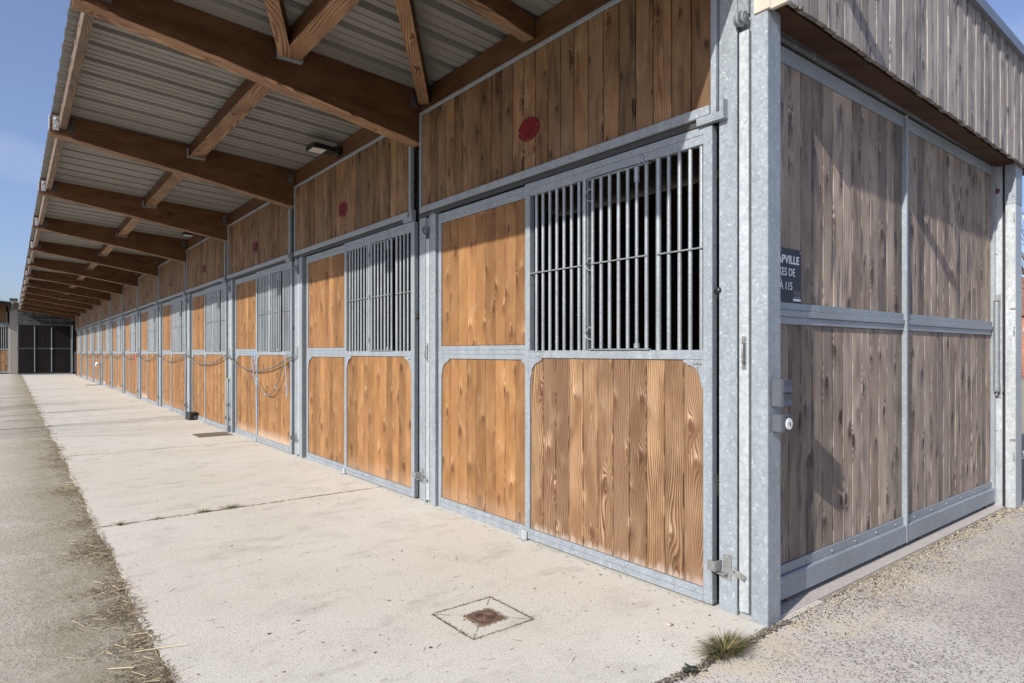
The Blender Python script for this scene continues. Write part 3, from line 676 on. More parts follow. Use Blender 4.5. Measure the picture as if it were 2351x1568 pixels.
# ---- steel post group between bays; local origin b (k=0: 1.81)
def make_post(top, with_strip_top=2.76, rz=2.815):
    d = bpy.data.objects.new('steel_post', None); COL.objects.link(d); d.parent = ST; d.empty_display_size = 0.2
    x = 2.705; f = MB()
    f.box(x + 0.005, x + 0.11, -0.099, -0.004 if top > 3 else 0.004, -0.01, top, 0.003)      # channel face
    f.box(x - 0.002, x + 0.012, -0.106, -0.099, -0.01, top, 0.002)     # its turned lip
    f.box(x + 0.030, x + 0.11, -0.18, -0.100, -0.01, top, 0.0)         # web behind the strip
    f.build('channel', 'galv_post', d)
    s = MB(); s.box(x - 0.004, x + 0.022, -0.168, -0.118, 0.028, with_strip_top, 0.003); s.build('guide_strip', 'galv_bright', d)
    q = MB(); q.box(x - 0.006, x + 0.108, -0.265, -0.181, -0.01, top, 0.004); q.build('post', 'galv_post', d)
    # pull handle on the strip
    h = MB(); xs = x - 0.006; yc = -0.146
    h.box(xs - 0.002, xs + 0.002, yc - 0.011, yc + 0.011, 1.17, 1.325, 0.001)
    h.tube([(xs - 0.002, yc, 1.20), (xs - 0.022, yc - 0.006, 1.202), (xs - 0.026, yc - 0.008, 1.215), (xs - 0.026, yc - 0.008, 1.28), (xs - 0.022, yc - 0.006, 1.293), (xs - 0.002, yc, 1.295)], 0.0045, 8)
    h.ball((xs - 0.002, yc, 1.182), 0.006, 8, 4); h.ball((xs - 0.002, yc, 1.313), 0.006, 8, 4); h.ball((xs - 0.002, yc, 1.245), 0.003, 8, 4)
    h.build('pull_handle', 'steelhook', d)
    l = MB()   # floor latch that hooks the door edge
    l.box(x + 0.000, x + 0.005, -0.075, -0.030, 0.155, 0.275, 0.001)
    l.box(x - 0.050, x + 0.000, -0.022, -0.017, 0.195, 0.245, 0.001)
    l.box(x - 0.052, x - 0.047, -0.017, 0.022, 0.195, 0.245, 0.001)
    l.box(x - 0.040, x + 0.000, -0.060, -0.020, 0.186, 0.191, 0.001)
    l.bar((x - 0.012, -0.085, 0.215), (x - 0.012, -0.155, 0.188), 0.005, 0.030, up=(0, 0, 1))
    l.bar((x - 0.020, -0.075, 0.225), (x - 0.020, -0.105, 0.213), 0.022, 0.005, up=(0, 0, 1))
    l.ball((x - 0.017, -0.148, 0.190), 0.006, 8, 4); l.ball((x, -0.052, 0.262), 0.006, 8, 4); l.ball((x, -0.05, 0.172), 0.006, 8, 4)
    l.build('floor_latch', 'steelhook', d)
    r = MB()   # roller at the head
    r.cyl((x - 0.015, -0.105, rz), (x - 0.015, -0.165, rz), 0.010, 10)
    r.cyl((x - 0.015, -0.108, rz), (x - 0.015, -0.118, rz), 0.026, 16)
    r.cyl((x - 0.015, -0.128, rz), (x - 0.015, -0.140, rz), 0.036, 18)
    r.cyl((x - 0.015, -0.152, rz), (x - 0.015, -0.162, rz), 0.028, 18)
    r.box(x + 0.01, x + 0.02, -0.16, -0.105, rz + 0.025, rz + 0.11)
    r.build('roller', 'galv_bars', d)
    return d

doorA = make_door('front', 3.0)
doorB = make_door('honey', 61.0); doorC = make_door('honey', 91.0)
fixA = make_fixed('honey', 'honey', 120.0); fixB = make_fixed('honey', 'honey', 160.0)
up0 = make_upper(200.0); up1 = make_upper(240.0)
post0 = make_post(3.30); post1 = make_post(2.408, 2.19, 2.255)
for k in range(NB):
    y = yk(k)
    if k == 0: D = doorA; b = 1.81; yd = 1.835
    else:
        b = y - 0.135; yd = b + 0.067
        if k == 1: D = doorB
        elif k == 2: D = doorC
        else: D = copy_tree(doorB if k % 2 else doorC, ST)
    D.location = (0, yd, 0)
    D['label'] = '%s sliding door from the corner post, honey boards under a bar grille' % ORD[k] if k else 'nearest sliding door, its lower boards browner and more weathered than the others'
    fx = fixA if k == 0 else (fixB if k == 1 else copy_tree(fixA if k % 2 == 0 else fixB, ST)); fx.location = (0, yd + DW + 0.006, 0)
    if k: fx.location.y = max(fx.location.y, 0)
    up = up0 if k == 0 else (up1 if k == 1 else copy_tree(up0 if k % 2 == 0 else up1, ST)); up.location = (0, y - 0.01, 0)
    ps = post0 if k == 0 else (post1 if k == 1 else copy_tree(post1, ST)); ps.location = (0, b, 0)
# foot guides at the far foot of each door
fg = None
for k in range(NB):
    y = (1.835 if k == 0 else yk(k) - 0.068) + DW
    if fg is None:
        m = MB(); m.box(XF - 0.050, XF - 0.006, -0.03, 0.022, -0.004, 0.006, 0.001); m.box(XF - 0.012, XF - 0.005, -0.03, 0.022, 0.006, 0.062, 0.002)
        m.ball((XF - 0.012, -0.018, 0.045), 0.005, 8, 4); m.ball((XF - 0.012, 0.01, 0.03), 0.005, 8, 4)
        fg = m.build('foot_guide', 'galv_bright', ST); o = fg
    else:
        o = fg.copy(); COL.objects.link(o)
    o.location = (0, y, 0)

# ---- carcass behind the front: wall plate beam, dark web, partitions, back wall
wp = None
for k in range(NB):
    m = MB(); y = yk(k)
    m.box(2.722, 2.83, y + 0.03, y + UW + 0.01, 3.263, ZR(2.78) - 0.004, 0.002, b=5.1 + k, ax=1)
    m.build('wall_plate', 'beam', ST)
    if k < NB: 
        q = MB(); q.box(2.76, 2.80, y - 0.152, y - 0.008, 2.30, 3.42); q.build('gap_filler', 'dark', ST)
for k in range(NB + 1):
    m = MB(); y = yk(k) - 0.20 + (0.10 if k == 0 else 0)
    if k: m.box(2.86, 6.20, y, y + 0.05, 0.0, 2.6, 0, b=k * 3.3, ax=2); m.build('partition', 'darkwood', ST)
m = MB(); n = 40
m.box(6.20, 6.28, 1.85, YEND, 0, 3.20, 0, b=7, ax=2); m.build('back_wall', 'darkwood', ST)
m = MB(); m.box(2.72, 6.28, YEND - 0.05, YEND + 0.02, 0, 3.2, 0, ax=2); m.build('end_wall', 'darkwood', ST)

# ---- rafters, purlins, roof sheet
def rafter_mb():
    m = MB(); b = 2.0
    pl = [(2.735, 3.022), (2.735, ZR(2.735)), (0.312, ZR(0.312)), (0.300, 3.418), (0.36, 3.409), (1.2, 3.282)]
    m.prism([(p[0], p[1]) for p in pl], 1, 0.0, 0.14, b, uvf=lambda p: (p[2] * 0.9 + p[1], p[0]))
    return m
def soff_mb():      # thin strip under the glulam, coloured lighter as if lit from the ground
    m = MB()
    pl = [(2.735, 3.016), (2.735, 3.022), (1.2, 3.282), (0.36, 3.409), (0.300, 3.418), (0.300, 3.412), (0.36, 3.403), (1.2, 3.276)]
    m.prism([(p[0], p[1]) for p in pl], 1, -0.001, 0.141, 9.0, uvf=lambda p: (p[1], p[0]))
    return m
raf = rafter_mb().build('rafter', 'beam', ST); soff_mb().build('lit_underside', 'beam_lit', raf)
for xx in (0.47, 2.66):
    br = MB(); br.box(xx - 0.03, xx + 0.03, -0.004, 0.0, ZR(xx) - 0.16, ZR(xx) - 0.05, 0.001); br.ball((xx, -0.005, ZR(xx) - 0.08), 0.009, 8, 4)
    br.build('wall_bracket' if xx > 1 else 'side_bracket', 'galv_dark', raf)
br = MB(); br.box(1.52, 1.70, -0.05, 0.0, 3.395, 3.402, 0.001); br.box(1.52, 1.53, -0.05, 0, 3.402, 3.49, 0.001); br.box(1.69, 1.70, -0.05, 0, 3.402, 3.49, 0.001)
br.build('joist_hanger', 'galv', raf)
br = MB(); br.box(0.325, 0.373, -0.008, 0.0, ZR(0.35) - 0.17, ZR(0.35) - 0.03, 0.001); br.box(0.292, 0.300, 0.0, 0.06, 3.45, 3.59, 0.001)
br.ball((0.348, -0.010, ZR(0.35) - 0.06), 0.013, 10, 5); br.ball((0.348, -0.010, ZR(0.35) - 0.13), 0.008, 10, 5)
br.build('eaves_bracket', 'galv_bright', raf)
raf.location = (0, 1.69, 0)
for k in range(1, NB + 1):
    c = copy_tree(raf, ST); c.location = (0, 1.69 + P * k, 0)
pu = None
for k in range(NB):
    y = 1.69 + P * k
    for nm, xa, xb, zb, mt in (('middle_purlin', 1.54, 1.68, 3.412, 'beam'), ('eaves_purlin', 0.377, 0.434, 3.462, 'eaves')):
        m = MB(); z1 = ZR(xa) - 0.008
        m.box(xa, xb, y + 0.141, y + P - 0.005, zb + 0.001, z1, 0.002, b=11.3 + k * 1.7 + xa, ax=1)
        p_ = m.build(nm, mt, ST)
        if nm[0] == 'm':
            u_ = MB(); u_.box(xa - 0.001, xb + 0.001, y + 0.141, y + P - 0.005, zb - 0.006, zb + 0.0005, 0.001, b=31 + k, ax=1); u_.build('underside', 'beam_lit', p_)  # lighter strip, ground bounce painted under the purlin
# wind braces in the first bay
for a, b_ in (((0.50, 2.35, 3.50), (1.575, 4.66, 3.47)), ((2.70, 4.60, 3.385), (1.66, 3.15, 3.45)), ((2.70, 3.24, 3.39), (1.62, 3.05, 3.46))):
    m = MB(); m.bar(a, b_, 0.085, 0.13, b=41 + a[1]); o_ = m.build('wind_brace', 'beam', ST)
    m = MB(); a2 = Vector(a) - Vector((0, 0, 0.068)); b2 = Vector(b_) - Vector((0, 0, 0.068)); m.bar(a2, b2, 0.087, 0.006, b=45 + a[1]); m.build('underside', 'beam_lit', o_)  # same painted bounce light below each brace

RS = MB(); pit = 0.32; y = 1.66; xs = (0.315, 6.62)
prof = []
while y < YEND + 0.3:
    prof += [(y, 0.0), (y + 0.060, 0.0), (y + 0.064, 0.009), (y + 0.076, 0.009), (y + 0.080, 0.0), (y + 0.155, 0.0), (y + 0.159, 0.009), (y + 0.171, 0.009), (y + 0.175, 0.0), (y + 0.235, 0.0), (y + 0.246, 0.048), (y + 0.304, 0.048), (y + 0.315, 0.0)]
    y += pit
z_ = lambda x, h: ZR(x) + 0.001 + h
for (ya, ha), (yb, hb) in zip(prof, prof[1:]):
    RS.face([(xs[0], ya, z_(xs[0], ha)), (xs[1], ya, z_(xs[1], ha)), (xs[1], yb, z_(xs[1], hb)), (xs[0], yb, z_(xs[0], hb))])
    RS.face([(xs[0], ya, z_(xs[0], ha) + 0.0025), (xs[0], yb, z_(xs[0], hb) + 0.0025), (xs[1], yb, z_(xs[1], hb) + 0.0025), (xs[1], ya, z_(xs[1], ha) + 0.0025)])
    RS.face([(xs[0], ya, z_(xs[0], ha)), (xs[0], yb, z_(xs[0], hb)), (xs[0], yb, z_(xs[0], hb) + 0.0025), (xs[0], ya, z_(xs[0], ha) + 0.0025)])
RS.build('roof', 'roof', ST)

# ================================================================ gable side of the stable
YB = 1.645
SD = bpy.data.objects.new('gable_sliding_door', None); COL.objects.link(SD); SD.parent = ST
m = MB(); nb = 26; xa, xb_ = 2.84, 6.262
def boards_xz(m, x0, x1, z0, z1, y0, y1, n, seed, gap=0.007, bev=0.004):
    w_ = (x1 - x0) / n
    for i in range(n): m.box(x0 + i * w_ + gap / 2, x0 + (i + 1) * w_ - gap / 2, y0, y1, z0, z1, bev, b=seed + i * 1.31 + 0.2, ax=2)
XM = 4.492
boards_xz(m, xa, XM - 0.012, 1.498, 2.690, YB, YB + 0.025, 14, 301); boards_xz(m, XM + 0.012, xb_, 1.498, 2.690, YB, YB + 0.025, 15, 331); m.build('upper_boards', 'grey', SD)
m = MB()
boards_xz(m, xa, XM - 0.012, 0.197, 1.392, YB, YB + 0.025, 14, 361); boards_xz(m, XM + 0.012, xb_, 0.197, 1.392, YB, YB + 0.025, 15, 391); m.build('lower_boards', 'grey', SD)
m = MB(); y0 = YB - 0.014; y1 = YB + 0.034
for a, b_ in ((xa - 0.02, XM - 0.013), (XM + 0.013, xb_)):
    m.box(a, b_, y0 + 0.004, y1, 1.462, 1.499, 0.002); m.box(a, b_, y0 - 0.004, y1, 1.428, 1.4612, 0.003); m.box(a, b_, y0 + 0.004, y1, 1.391, 1.4272, 0.002)
    m.box(a, b_, y0 + 0.004, y1, 2.689, 2.765, 0.002)
    m.box(a, b_, y0 + 0.006, y1, 0.150, 0.198, 0.002); m.box(a, b_, y0 - 0.012, y1, 0.034, 0.1495, 0.006)
    nsc = 6
    for i in range(nsc):
        xx = a + (b_ - a) * (i + 0.5) / nsc
        m.ball((xx, y0 + 0.005, 0.172), 0.0065, 8, 4); m.ball((xx, y0 + 0.004, 2.727), 0.0065, 8, 4)
m.box(XM - 0.0128, XM + 0.0128, y0 - 0.014, y1, 0.034, 2.765, 0.003)
m.box(xb_, xb_ + 0.022, y0 - 0.014, y1, 0.034, 2.765, 0.003)
m.build('frame', 'galv', SD)
m = MB()
for xx in (3.05, 4.15, 4.75, 6.12): m.cyl((xx, y0 + 0.004, 0.036), (xx, y0 + 0.03, 0.036), 0.030, 18)
m.build('floor_wheel', 'iron', SD)
m = MB(); m.box(2.82, 6.29, YB - 0.03, YB + 0.055, 2.775, 2.85, 0.012); m.box(2.82, 6.29, YB + 0.01, YB + 0.06, 2.852, 2.95, 0.004)
m.build('door_rail', 'galv_dark', ST)
m = MB(); m.box(2.82, 6.3, YB + 0.17, YB + 0.20, 2.70, 3.42, 0, b=2, ax=2); m.build('gable_lining', 'redbrick_rough', ST)
m = MB()   # bird mesh under the soffit
x = 2.84
while x < 6.0:
    m.tube([(x, YB - 0.03, 2.872), (x + 0.03, YB - 0.012, 2.845), (x + 0.012, YB + 0.0, 2.872)], 0.0022, 4); m.tube([(x + 0.03, YB - 0.04, 2.874), (x + 0.03, YB + 0.03, 2.874)], 0.0020, 4); x += 0.055
for yy in (YB - 0.035, YB - 0.005, YB + 0.025): m.tube([(2.83, yy, 2.876), (6.0, yy, 2.876)], 0.0022, 4)
m.build('bird_mesh', 'galv_dark', ST)
# far end of the gable: return plate, end post, tube stop
m = MB(); m.box(6.292, 6.315, 1.575, 1.90, 0.0, 3.30, 0.002)
for zz in (0.35, 0.62, 1.55, 2.05, 2.45, 2.62): m.ball((6.291, 1.61, zz), 0.009, 8, 4)
m.build('return_plate', 'zinc', ST)
m = MB(); m.box(6.325, 6.44, 1.558, 1.60, 0.0, 3.2); m.build('gap_filler', 'dark', ST)  # black box added behind the slit to stand for its shade
m = MB(); m.box(6.29, 6.455, 1.487, 1.556, 0.0, 3.2, 0.004); m.build('end_post', 'galv_bright', ST)
m = MB(); m.box(6.286, 6.459, 1.4835, 1.5585, 2.44, 2.90, 0.003)
for (yy, zz) in ((1.50, 2.50), (1.54, 2.50), (1.50, 2.62), (1.54, 2.68)): m.ball((6.285, yy, zz), 0.008, 8, 4)
m.build('post_sleeve', 'galv', ST)
m = MB()
for zz in (0.42, 1.42, 2.33):
    m.tube([(6.288, 1.495, zz - 0.03), (6.275, 1.495, zz - 0.03), (6.275, 1.495, zz + 0.03), (6.288, 1.495, zz + 0.03)], 0.003, 6)
    m.tube([(6.44, 1.486, zz - 0.03), (6.44, 1.473, zz - 0.03), (6.44, 1.473, zz + 0.03), (6.44, 1.486, zz + 0.03)], 0.003, 6)
for zz in (0.55, 1.60): m.box(6.284, 6.289, 1.488, 1.525, zz - 0.008, zz + 0.008, 0.001)
m.build('wire_clip', 'steelhook', ST)
m = MB(); m.tube([(6.262, 1.605, 0.94), (6.262, 1.605, 1.66)], 0.022, 16); m.build('door_closer', 'galv_bars', ST)
m = MB(); m.box(6.285, 6.291, 1.585, 1.635, 1.60, 1.72, 0.001); m.box(6.235, 6.290, 1.590, 1.620, 1.665, 1.672, 0.001); m.build('closer_bracket', 'steelhook', ST)
m = MB(); m.box(6.285, 6.291, 1.585, 1.635, 0.88, 0.99, 0.001)
m.box(6.235, 6.290, 1.585, 1.620, 0.930, 0.937, 0.001); m.box(6.27, 6.29, 1.565, 1.572, 0.93, 0.985, 0.001); m.cyl((6.262, 1.605, 0.90), (6.262, 1.605, 0.935), 0.010, 8)
m.build('closer_bracket', 'steelhook', ST)
m = MB(); m.cyl((6.262, 1.588, 2.36), (6.268, 1.588, 2.36), 0.0, 4) if 0 else m.tube([(6.282, 1.613, 2.56), (6.291, 1.613, 2.56)], 0.022, 18)
m.build('round_stop', plain('faded_red_rubber', (0.12, 0.04, 0.035), 0.8), ST)
# cladding upstand (gable fascia), boards with open joints
YF = 1.45
FZ0 = lambda x: 2.812 - 0.0178 * (x - 2.71); FZ1 = lambda x: 3.745 - 0.0374 * (x - 2.71)
m = MB(); x = 2.716; i = 0
while x < 6.75:
    w_ = 0.089 + 0.007 * math.sin(i * 2.3); xe = x + w_ - 0.010
    dz = 0.0035 * math.sin(i * 4.7); j = 0.003 * math.sin(i * 3.1)
    m.box(x, xe, YF + j, YF + 0.024 + j, FZ0(x) + dz, FZ1(x) - 0.02, 0.0015, b=500 + i * 1.7, ax=2); x += w_; i += 1
m.build('gable_cladding', 'silver', ST)
m = MB(); m.box(2.718, 6.75, YF + 0.030, YF + 0.045, 2.84, 3.55, 0, ax=0); m.build('cladding_backing', 'darkwood', ST)
m = MB()
for i in range(2): m.box(2.690, 2.7135, YF - 0.002 + i * 0.082, YF + 0.078 + i * 0.082, 2.800 + 0.010 * i, 3.70, 0.002, b=550 + i, ax=2)
m.build('end_boards', 'paleedge', ST)
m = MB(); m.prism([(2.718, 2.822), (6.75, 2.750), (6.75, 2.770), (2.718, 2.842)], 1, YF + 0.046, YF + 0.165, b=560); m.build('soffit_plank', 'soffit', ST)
m = MB(); m.prism([(2.66, 3.70), (6.82, 3.545), (6.82, 3.62), (2.66, 3.775)], 1, YF - 0.036, YF + 0.20)
m.build('roof_flashing', plain('grey_metal_flashing', (0.20, 0.22, 0.25), 0.4, 0.4, 0, 5, 0.05), ST)

for xx, zz in ((3.20, 3.09), (2.95, 3.24)):  # unseen arms, added to cast the diagonal shadow band on the gable wall
    m = MB(); m.box(xx - 0.035, xx + 0.035, 1.216, YF - 0.001, zz - 0.03, zz + 0.03, 0.004); m.box(xx - 0.05, xx + 0.05, YF - 0.012, YF - 0.002, zz - 0.06, zz + 0.06, 0.002)
    m.build('added_shadow_arm', 'galv', ST)

# ================================================================ number plaques
def plaque(k):
    y, z = 3.245 + P * k, 2.734
    t = thing('number_plaque', '%s red oval plaque from the corner post, numbered %d' % (ORD[k], 127 - k), 'plaque', (XF + 0.010, y, z), 'oval number plaques above the box doors')
    m = MB(); n = 32; ry, rz = 0.107, 0.078
    m.prism([(ry * math.cos(2 * math.pi * i / n), rz * math.sin(2 * math.pi * i / n)) for i in range(n)], 0, -0.006, 0.0); m.build('plate', 'red', t)
    m = MB(); m.tube([(-0.007, (ry - 0.006) * math.cos(2 * math.pi * i / n), (rz - 0.006) * math.sin(2 * math.pi * i / n)) for i in range(n)], 0.003, 6, closed=True); m.build('rim', 'reddark', t)
    vs, fs = text_mb(str(127 - k), 0.060, 0.002, 0.0008)
    m = MB(); m.raw([(-0.0075 - v.z, -v.x, v.y - 0.032) for v in vs], fs); m.build('numerals', 'reddark', t)
    if k < 4:
        m = MB()   # scroll relief over the number
        for s_ in (-1, 1):
            m.tube([(-0.007, s_ * (0.012 + 0.045 * q), 0.028 + 0.018 * math.sin(q * 5.0)) for q in [i / 10 for i in range(11)]], 0.0022, 5)
            m.tube([(-0.007, s_ * (0.062 + 0.012 * math.cos(q)), 0.012 + 0.012 * math.sin(q)) for q in [i * 0.6 for i in range(9)]], 0.0018, 5)
        m.tube([(-0.007, -0.014, 0.045), (-0.007, 0, 0.058), (-0.007, 0.014, 0.045), (-0.007, 0.010, 0.022), (-0.007, 0, 0.012), (-0.007, -0.010, 0.022), (-0.007, -0.014, 0.045)], 0.002, 5)
        m.tube([(-0.007, -0.045, -0.002), (-0.007, 0.045, 0.002)], 0.0016, 5)
        m.build('relief', 'reddark', t)
        m = MB(); m.ball((-0.007, -0.095, 0.004), 0.004, 8, 4); m.ball((-0.007, 0.095, -0.004), 0.004, 8, 4); m.build('screws', 'galv_bright', t)
for k in range(NB): plaque(k)

# ================================================================ name sign on the gable
t = thing('name_sign', 'dark navy sign with white lettering screwed to the grey boards beside the corner post', 'sign', (2.974, YB - 0.006, 1.632))
m = MB(); m.box(-0.204, 0.204, -0.003, 0.003, -0.137, 0.137, 0.001); m.build('panel', 'sign', t)
def sign_line(txt, x, z, size, bold, width):
    vs, fs = text_mb(txt, size, 0.0006, bold, 'RIGHT')
    xs_ = [v.x for v in vs]; k_ = width / (max(xs_) - min(xs_)); xm = max(xs_)
    m = MB(); m.raw([(x + (v.x - xm) * k_, -0.0040 - v.z, z + v.y) for v in vs], fs); m.build('lettering', 'signtext', t)
sign_line('APVILLE', 0.180, 0.080, 0.056, 0.0014, 0.212)
sign_line('BOXES DE', 0.140, 0.018, 0.056, 0.0003, 0.232)
sign_line('127 \u00C0 115', 0.112, -0.052, 0.056, 0.0003, 0.200)
m = MB()
m.box(0.122, 0.196, -0.0042, -0.0032, -0.123, -0.111); m.build('white_strip', 'signtext', t)
m = MB()
for q in range(3):
    cxx = 0.136 + q * 0.024; n = 14
    m.tube([(cxx + 0.0105 * math.cos(2 * math.pi * i / n), -0.0036, -0.083 + 0.013 * math.sin(2 * math.pi * i / n)) for i in range(n)], 0.0013, 4, closed=True)
    m.tube([(cxx - 0.005, -0.0036, -0.092), (cxx, -0.0036, -0.074), (cxx + 0.004, -0.0036, -0.090)], 0.0012, 4)
m.box(0.124, 0.194, -0.0040, -0.0032, -0.1045, -0.1005); m.build('emblem', 'signgrey', t)
m = MB()
for xx, zz in ((-0.19, 0.124), (0.0, 0.124), (0.19, 0.124)): m.ball((xx, -0.004, zz), 0.0045, 8, 4)
m.build('screws', 'galv_bright', t)

# ================================================================ electrical boxes on the corner post
def ebox(z0, z1, label, kind):
    t = thing('socket_box' if kind else 'switch_box', label, 'electrical box', (0, 0, 0))
    # mounted on the -y face of the corner post, sticking out towards the yard
    x0, x1, y1, y0 = 2.722, 2.795, 1.544, 1.480
    m = MB(); m.box(x0, x1, y0 + 0.012, y1, z0, z1, 0.006); m.build('housing', 'greyplastic', t)
    if kind:
        m = MB(); m.box(x0 + 0.003, x1 - 0.003, y0, y0 + 0.012, z0 + 0.003, z1 - 0.003, 0.004); m.build('cover', 'greyplastic2', t)
        m = MB(); m.cyl(((x0 + x1) / 2 + 0.004, y0 + 0.003, (z0 + z1) / 2), ((x0 + x1) / 2 + 0.004, y0 - 0.005, (z0 + z1) / 2), 0.026, 20); m.build('key_face', 'white', t)
        m = MB(); m.box((x0 + x1) / 2 + 0.002, (x0 + x1) / 2 + 0.006, y0 - 0.008, y0 - 0.005, (z0 + z1) / 2 - 0.008, (z0 + z1) / 2 + 0.008); m.build('slot', 'black', t)
    else:
        zm = (z0 + z1) / 2
        for a, b_ in ((zm + 0.002, z1 - 0.004), (z0 + 0.004, zm - 0.002)):
            m = MB(); m.prism([(x0 + 0.004, a), (x0 + 0.004, b_), (x1 - 0.002, b_), (x1 - 0.002, a)], 1, y0 + 0.012, y0 + 0.002)
            m.prism([(y0 + 0.002, a + 0.012), (y0 + 0.002, b_ - 0.03), (y0 - 0.006, a + 0.004)], 0, x0 + 0.006, x1 - 0.004); m.build('lid', 'greyplastic2', t)
    return t
ebox(1.000, 1.130, 'grey double socket box with two flap lids on the corner post', 0)
ebox(0.885, 0.968, 'small grey key switch box with round white face, lower on the corner post', 1)

# ================================================================ floodlights
for i, y in enumerate((6.36, 12.42)):
    t = thing('floodlight', ('black floodlight on the wall plate above the second box, nearest of the two', 'black floodlight on the wall plate above the fourth box, further away')[i], 'floodlight', (2.715, y, 3.36), 'floodlights under the canopy')
    m = MB(); m.box(-0.05, 0.0, -0.05, 0.05, -0.05, 0.04, 0.006); m.tube([(-0.04, 0.0, 0.0), (-0.09, 0.0, 0.0)], 0.02, 10); m.build('bracket', 'black', t)
    m = MB(); m.prism([(-0.08, -0.07), (-0.30, -0.11), (-0.33, -0.09), (-0.33, 0.09), (-0.30, 0.11), (-0.08, 0.07)], 2, -0.035, 0.012); m.build('head', 'black', t)
    m = MB(); m.box(-0.315, -0.175, -0.075, 0.075, -0.038, -0.0345, 0.001); m.build('lens', 'glass_lamp', t)

# ================================================================ chains
def chain_pts(a, b, sag, n=40):
    a = Vector(a); b = Vector(b)
    return [a.lerp(b, i / n) - Vector((0, 0, sag * (1 - (2 * i / n - 1) ** 2))) for i in range(n + 1)]
def links(m, pts, L_=0.040, wr=0.0033, wd=0.010, seg=5):
    # resample by arc length
    acc = 0; out_ = [pts[0]]
    step_ = L_ * 0.68
    for a, b in zip(pts, pts[1:]):
        d = (b - a).length; s0 = 0
        while acc + d - s0 >= step_:
            s0 += step_ - acc; acc = 0; out_.append(a.lerp(b, s0 / d))
        acc += d - s0
    for i in range(len(out_) - 1):
        c = (out_[i] + out_[i + 1]) / 2; t = (out_[i + 1] - out_[i]).normalized()
        up = Vector((1, 0, 0.35)) if i % 2 else Vector((0.35, 0, -1)); s_ = (up - t * up.dot(t)).normalized()
        ring = []
        for q in range(10):
            an = 2 * math.pi * q / 10; ex = 1 if math.cos(an) >= 0 else -1
            ring.append(c + t * (math.cos(an) * wd + ex * (L_ / 2 - wd)) + s_ * math.sin(an) * wd)
        m.tube(ring, wr, seg, closed=True)
hooks = [(2.655, yk(k) - 0.135 - 0.125, 1.213) for k in range(NB)]
hooks.append((2.655, YEND - 0.3, 1.2))
for k in range(2, NB - 1):
    a = list(hooks[k]); b = list(hooks[k + 1])
    if k == 2: a = [2.655, hooks[2][1] + 0.30, 1.155]
    sag = (0.185, 0.165, 0.15, 0.16, 0.14, 0.13, 0.15, 0.12, 0.17, 0.13, 0.1)[k - 2]
    m = MB()
    if k == 2: links(m, chain_pts(hooks[2], a, 0.0, 6))
    links(m, chain_pts(a, b, sag), seg=5 if k < 4 else 4)
    tag(m.build('barrier_chain', 'chain'), 'steel barrier chain sagging across the %s box from the corner post' % ORD[k], 'chain', 'barrier chains hung from post to post')

# padlock, twine, hose on the third box
m = MB(); m.box(2.636, 2.654, hooks[2][1] + 0.25, hooks[2][1] + 0.285, 1.095, 1.135, 0.003)
t = thing('padlock', 'small brass padlock hanging on the barrier chain of the third box', 'padlock', (0, 0, 0)); m.build('body', 'brass', t)
m = MB(); yc = hooks[2][1] + 0.2675
m.tube([(2.645, yc - 0.011, 1.135), (2.645, yc - 0.011, 1.155), (2.645, yc, 1.166), (2.645, yc + 0.011, 1.155), (2.645, yc + 0.011, 1.135)], 0.003, 6); m.build('shackle', 'galv_bright', t)
def tw(pts, name, label, r=0.0035, mat='twine', cat='twine', cnt=2, group=None):
    m = MB()
    for c in range(cnt):
        pp = []
        for i in range(len(pts) - 1):
            a = Vector(pts[i]); b = Vector(pts[i + 1])
            for q in range(4):
                p = a.lerp(b, q / 4); pp.append(p + Vector((0.003 * math.sin(i * 4 + q * 2.1 + c), 0.008 * math.cos(i * 3 + q * 1.7 + c * 2.2), 0)))
        pp.append(Vector(pts[-1])); m.tube(pp, r, 5)
    return tag(m.build(name, mat), label, cat, group)
yL = hooks[2][1] + 0.202 + DW      # far edge of the third door
tw([(2.665, yL + 0.04, 1.255), (2.66, yL + 0.05, 1.12), (2.655, yL - 0.06, 0.93), (2.66, yL - 0.15, 0.78), (2.665, yL - 0.13, 0.62), (2.665, yL - 0.16, 0.48), (2.665, yL - 0.15, 0.36)], 'baler_twine', 'long pale blue baler twine knotted to the grille, trailing down the third door', cnt=3)
tw([(2.66, yL - 0.06, 1.25), (2.655, yL - 0.13, 1.10), (2.655, yL - 0.20, 0.95), (2.66, yL - 0.21, 0.86), (2.66, yL - 0.14, 0.74)], 'baler_twine', 'shorter pale blue twine crossing the longer one at the far side of the third door', cnt=2)
yR = hooks[2][1] + 0.202
tw([(2.665, yR + 0.14, 1.26), (2.66, yR + 0.10, 1.16), (2.655, yR + 0.09, 1.10), (2.66, yR + 0.085, 0.95), (2.665, yR + 0.08, 0.80), (2.665, yR + 0.07, 0.70)], 'baler_twine', 'pale blue twine hanging below the padlock at the near side of the third door', cnt=2)
hp = [Vector((2.655, yR + 0.13, 1.13)).lerp(Vector((2.655, yL - 0.20, 0.86)), i / 24) - Vector((0, 0, 0.30 * math.sin(math.pi * (i / 24) ** 0.95))) for i in range(25)]
m = MB()
for c in (-0.006, 0.006): m.tube([p + Vector((0, c, c)) for p in hp], 0.0042, 6)
tag(m.build('slack_cord', 'wire'), 'brown doubled cord hanging slack in a loop across the third door', 'cord')
m = MB()
for f_, i in ((1, 16), (1, 7)): m.ball(hp[i], 0.014, 8, 5, sc=(0.8, 1.2, 0.8))
tag(m.build('twine_knots', 'twine'), 'two pale blue twine knots tied round the slack brown cord', 'knots')
